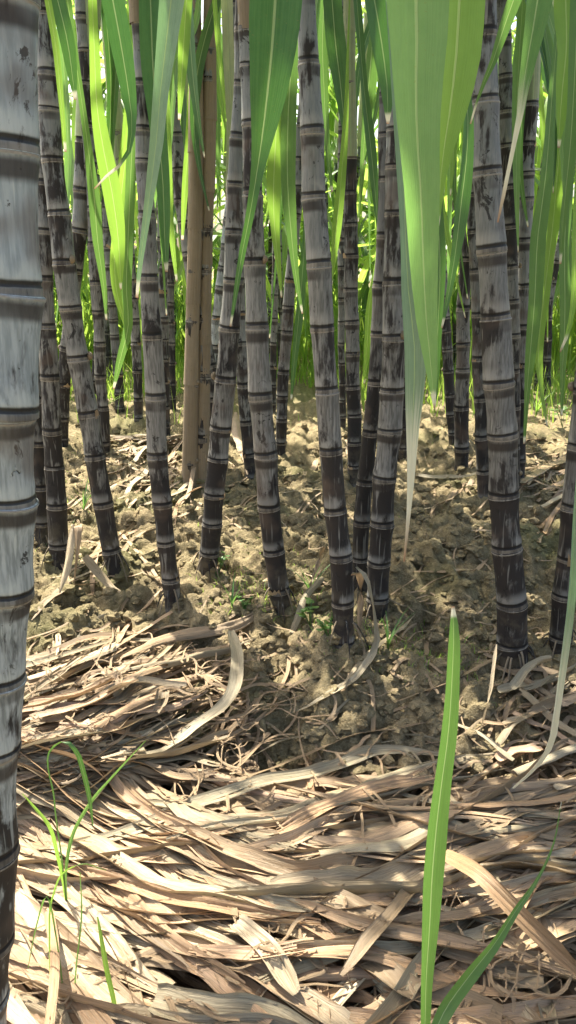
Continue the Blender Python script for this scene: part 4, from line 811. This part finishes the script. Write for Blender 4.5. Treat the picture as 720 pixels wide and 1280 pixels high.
# low green cover on the soil
sp = []
for cu, cv, su, sv_, n in ((545, 820, 45, 22, 260), (315, 740, 26, 16, 350), (400, 770, 24, 30, 200), (470, 800, 30, 20, 200), (90, 620, 40, 35, 200), (660, 520, 40, 15, 300), (350, 690, 60, 50, 120), (560, 560, 80, 20, 150)):
    for _ in range(n):
        p = ground_hit(random.gauss(cu, su), random.gauss(cv, sv_), HM0); sp.append((p[0], p[1], p[2]-0.001))
tag(blades('ground_cover', sp, 0.004, 0.020, 0.0016, lean=1.2, n=3), 'sparse low green sprouts on the shaded clods', 'ground cover', kind='stuff')
# ------------------------------------------------------------------ green shoots and weeds
def shoot(label, base_uv, blades_, d, name='green_shoot', cat='shoot', mat='leaf', group=None):
    b = on_plane(base_uv[0], base_uv[1], d); b[2] = float(hm(b[0], b[1]))-0.005
    e = empty(name, b, label, cat, group)
    for pts, dd, mt, face in blades_:
        P = np.array([on_plane(u, v, d+dk) for (u, v, _), dk in zip(pts, np.linspace(dd, 0, len(pts)))]); W = np.array([q[2]*zc(p)/F for p, q in zip(P, pts)])
        P = np.vstack([P, b]); W = np.append(W, W[-1]*0.8)*(1 if name == 'green_shoot' else 0.62)
        n = 36; R, E = resample(P, n, W); S = np.tile(np.array([math.cos(face), math.sin(face), 0]), (n, 1))
        L = np.concatenate([[0], np.cumsum(np.linalg.norm(np.diff(R, axis=0), axis=1))])
        ribbon('leaf', R, np.maximum(E[:, 0], 0.0006), S, mt, e, nu=7, fold=0.28, ripple=W.max()*0.04, dry=np.clip(1-L/0.012, 0, 1)*(1 if name == 'green_shoot' else 0))
    return e
shoot('tall upright green shoot with a nipped brown tip in front at the bottom', (531, 1330), [
    ([(566,758,4),(567,785,12),(565,850,18),(560,920,22),(552,980,24),(545,1040,27),(540,1100,27),(537,1160,22),(533,1220,16),(531,1290,12)], 0.04, 'leaf', 0.25),
    ([(702,1000,1),(690,1060,3),(668,1105,5),(645,1138,9),(618,1180,14),(585,1222,20),(555,1265,20),(540,1300,14)], 0.10, 'leaf', 0.3)], 0.42)
shoot('green grass with a drooping blade beside the thick left stalk', (82, 1120), [
    ([(116,1032,2),(112,1000,8),(104,965,10),(94,938,9),(80,926,7),(68,932,5),(68,1000,3),(78,1080,3)], 0.0, 'leaf_deep', 0.2),
    ([(182,926,1),(150,960,5),(115,1000,8),(92,1040,8),(82,1090,6)], 0.05, 'leaf', 0.6),
    ([(28,992,1),(42,1008,5),(60,1030,7),(72,1070,7),(80,1110,5)], 0.0, 'leaf_lime', 0.5)], 0.62, 'grass_plant', 'grass')
shoot('thin grass with arching blades low in the left corner', (75, 1290), [
    ([(132,1088,1),(100,1080,3),(80,1090,4),(66,1120,4),(62,1180,3),(66,1260,3)], 0.02, 'leaf_lime', 0.4),
    ([(35,1210,1),(45,1160,3),(58,1120,4),(70,1170,3),(76,1250,3)], 0.0, 'leaf', 0.4),
    ([(100,1090,1),(102,1140,3),(96,1200,3),(86,1270,3)], 0.0, 'leaf', 0.4)], 0.52, 'grass_plant', 'grass')
shoot('single bright grass blade standing in the bottom left tangle', (152, 1300), [
    ([(122,1146,3),(127,1175,8),(134,1215,10),(142,1250,9),(148,1285,6)], 0.02, 'leaf_lime', 0.3)], 0.50, 'grass_plant', 'grass')
# leaf at the right edge, green above and straw below: still on its cane
XX = [c for c in CANES if 'cut off by the right edge' in c['e']['label']][0]
pe = [(738,300,10),(733,420,12),(727,540,12),(719,640,12),(715,720,13),(709,780,13),(701,840,12),(694,890,11),(686,930,12),(668,958,10),(640,985,5)]
P = np.array([on_plane(u, v, dd) for (u, v, _), dd in zip(pe, np.linspace(0.62, 0.74, len(pe)))]); W = np.array([q[2]*zc(p)/F for p, q in zip(P, pe)])
A = np.array([float(XX['cx'](1.4)), float(XX['cy'](1.4)), 1.4]); P = np.vstack([A, A*0.4+P[0]*0.6+np.array([0, 0, 0.4]), P]); W = np.concatenate([[0.02, 0.02], W])
R, E = resample(P, 70, W); t = np.linspace(0, 1, 70); o = ribbon('leaf', R, np.maximum(E[:, 0], 0.001), np.tile([0.9, 0.4, 0], (70, 1)), 'leaf_blue', XX['e'], nu=7, fold=0.5, dry=np.clip((t-0.72)*3, 0, 0.8)); o['label'] = 'narrow leaf hanging to the ground, green above and straw coloured below'
def weed(label, u, v, hpx, seed):
    rs = random.Random(seed); b = ground_hit(u, v, HM0); e = empty('weed', b, label, 'weed'); s = hpx*zc(b)/F
    for k in range(4):
        a = rs.random()*6.28; top = b+np.array([math.cos(a)*s*0.45, math.sin(a)*s*0.3, s*rs.uniform(0.6, 1.0)]); t = np.linspace(0, 1, 7)[:, None]
        Pst = b*(1-t)+top*t+np.array([0, 0, 1])*np.sin(t*PI)*s*0.1; tube('stem', Pst, np.linspace(0.0011, 0.0006, 7), 'leaf', e, 6)
        for j in range(4):
            q = Pst[3+min(3, j)]; az = rs.random()*6.28; dd = np.array([math.cos(az), math.sin(az), rs.uniform(-.1, .5)]); tt = np.linspace(0, 1, 7); ln = s*rs.uniform(0.18, 0.3)
            Pl = q+dd*ln*tt[:, None]; ribbon('leaf', Pl, ln*0.75*np.sin(np.clip(tt*0.95+0.05, 0, 1)*PI)**0.8+0.0004, np.tile(np.cross(dd, [0, 0, 1.]), (7, 1)), 'leaf_lime' if j % 2 else 'leaf', e, nu=5, fold=0.2)
weed('small weed with pale round leaves left of the weedy stalk foot', 272, 722, 32, 1)
weed('low weed with yellowish leaves on the sunlit soil patch', 305, 765, 20, 2)
weed('dark leafed weed at the foot of the tall centre stalk', 388, 785, 40, 3)
weed('weed close against the front of the tall centre stalk', 412, 800, 34, 4)
weed('tiny weed on the sunlit soil at the far right', 703, 535, 34, 5)
def tuft(label, u, v, hpx, n, seed, mat='leaf'):
    rs = random.Random(seed); b = ground_hit(u, v, HM0); e = empty('grass_tuft', b, label, 'grass'); s = hpx*zc(b)/F
    for k in range(n):
        a = rs.random()*6.28; L = s*rs.uniform(0.6, 1.1); t = np.linspace(0, 1, 9); out = rs.uniform(0.3, 0.9)
        Pl = b+np.stack([math.cos(a)*L*out*t**1.5, math.sin(a)*L*out*t**1.5, L*(t-0.35*out*t**2)], 1)
        ribbon('leaf', Pl, 0.0032*(1-t**2)+0.0004, np.tile([-math.sin(a), math.cos(a), 0], (9, 1)), mat, e, nu=3, fold=0.4)
tuft('grass tuft with long blades right of the folded dry leaf', 485, 812, 60, 5, 1)
tuft('grass tuft behind the centre stalk foot', 388, 745, 60, 5, 2)
tuft('thin grass left of the dark stalk under the broad leaf', 290, 760, 45, 5, 3)
tuft('grass tuft between the feet of the left stalks', 105, 640, 60, 8, 4)
tuft('grass tuft beside the slender far stalk with a reddish foot', 128, 520, 45, 10, 5, 'leaf_lime')
tuft('wispy grass on the sunlit soil right of the thickest stalk', 670, 520, 40, 10, 6, 'leaf_lime')
print('dry', NDRY[0], 'objects', len(bpy.data.objects))
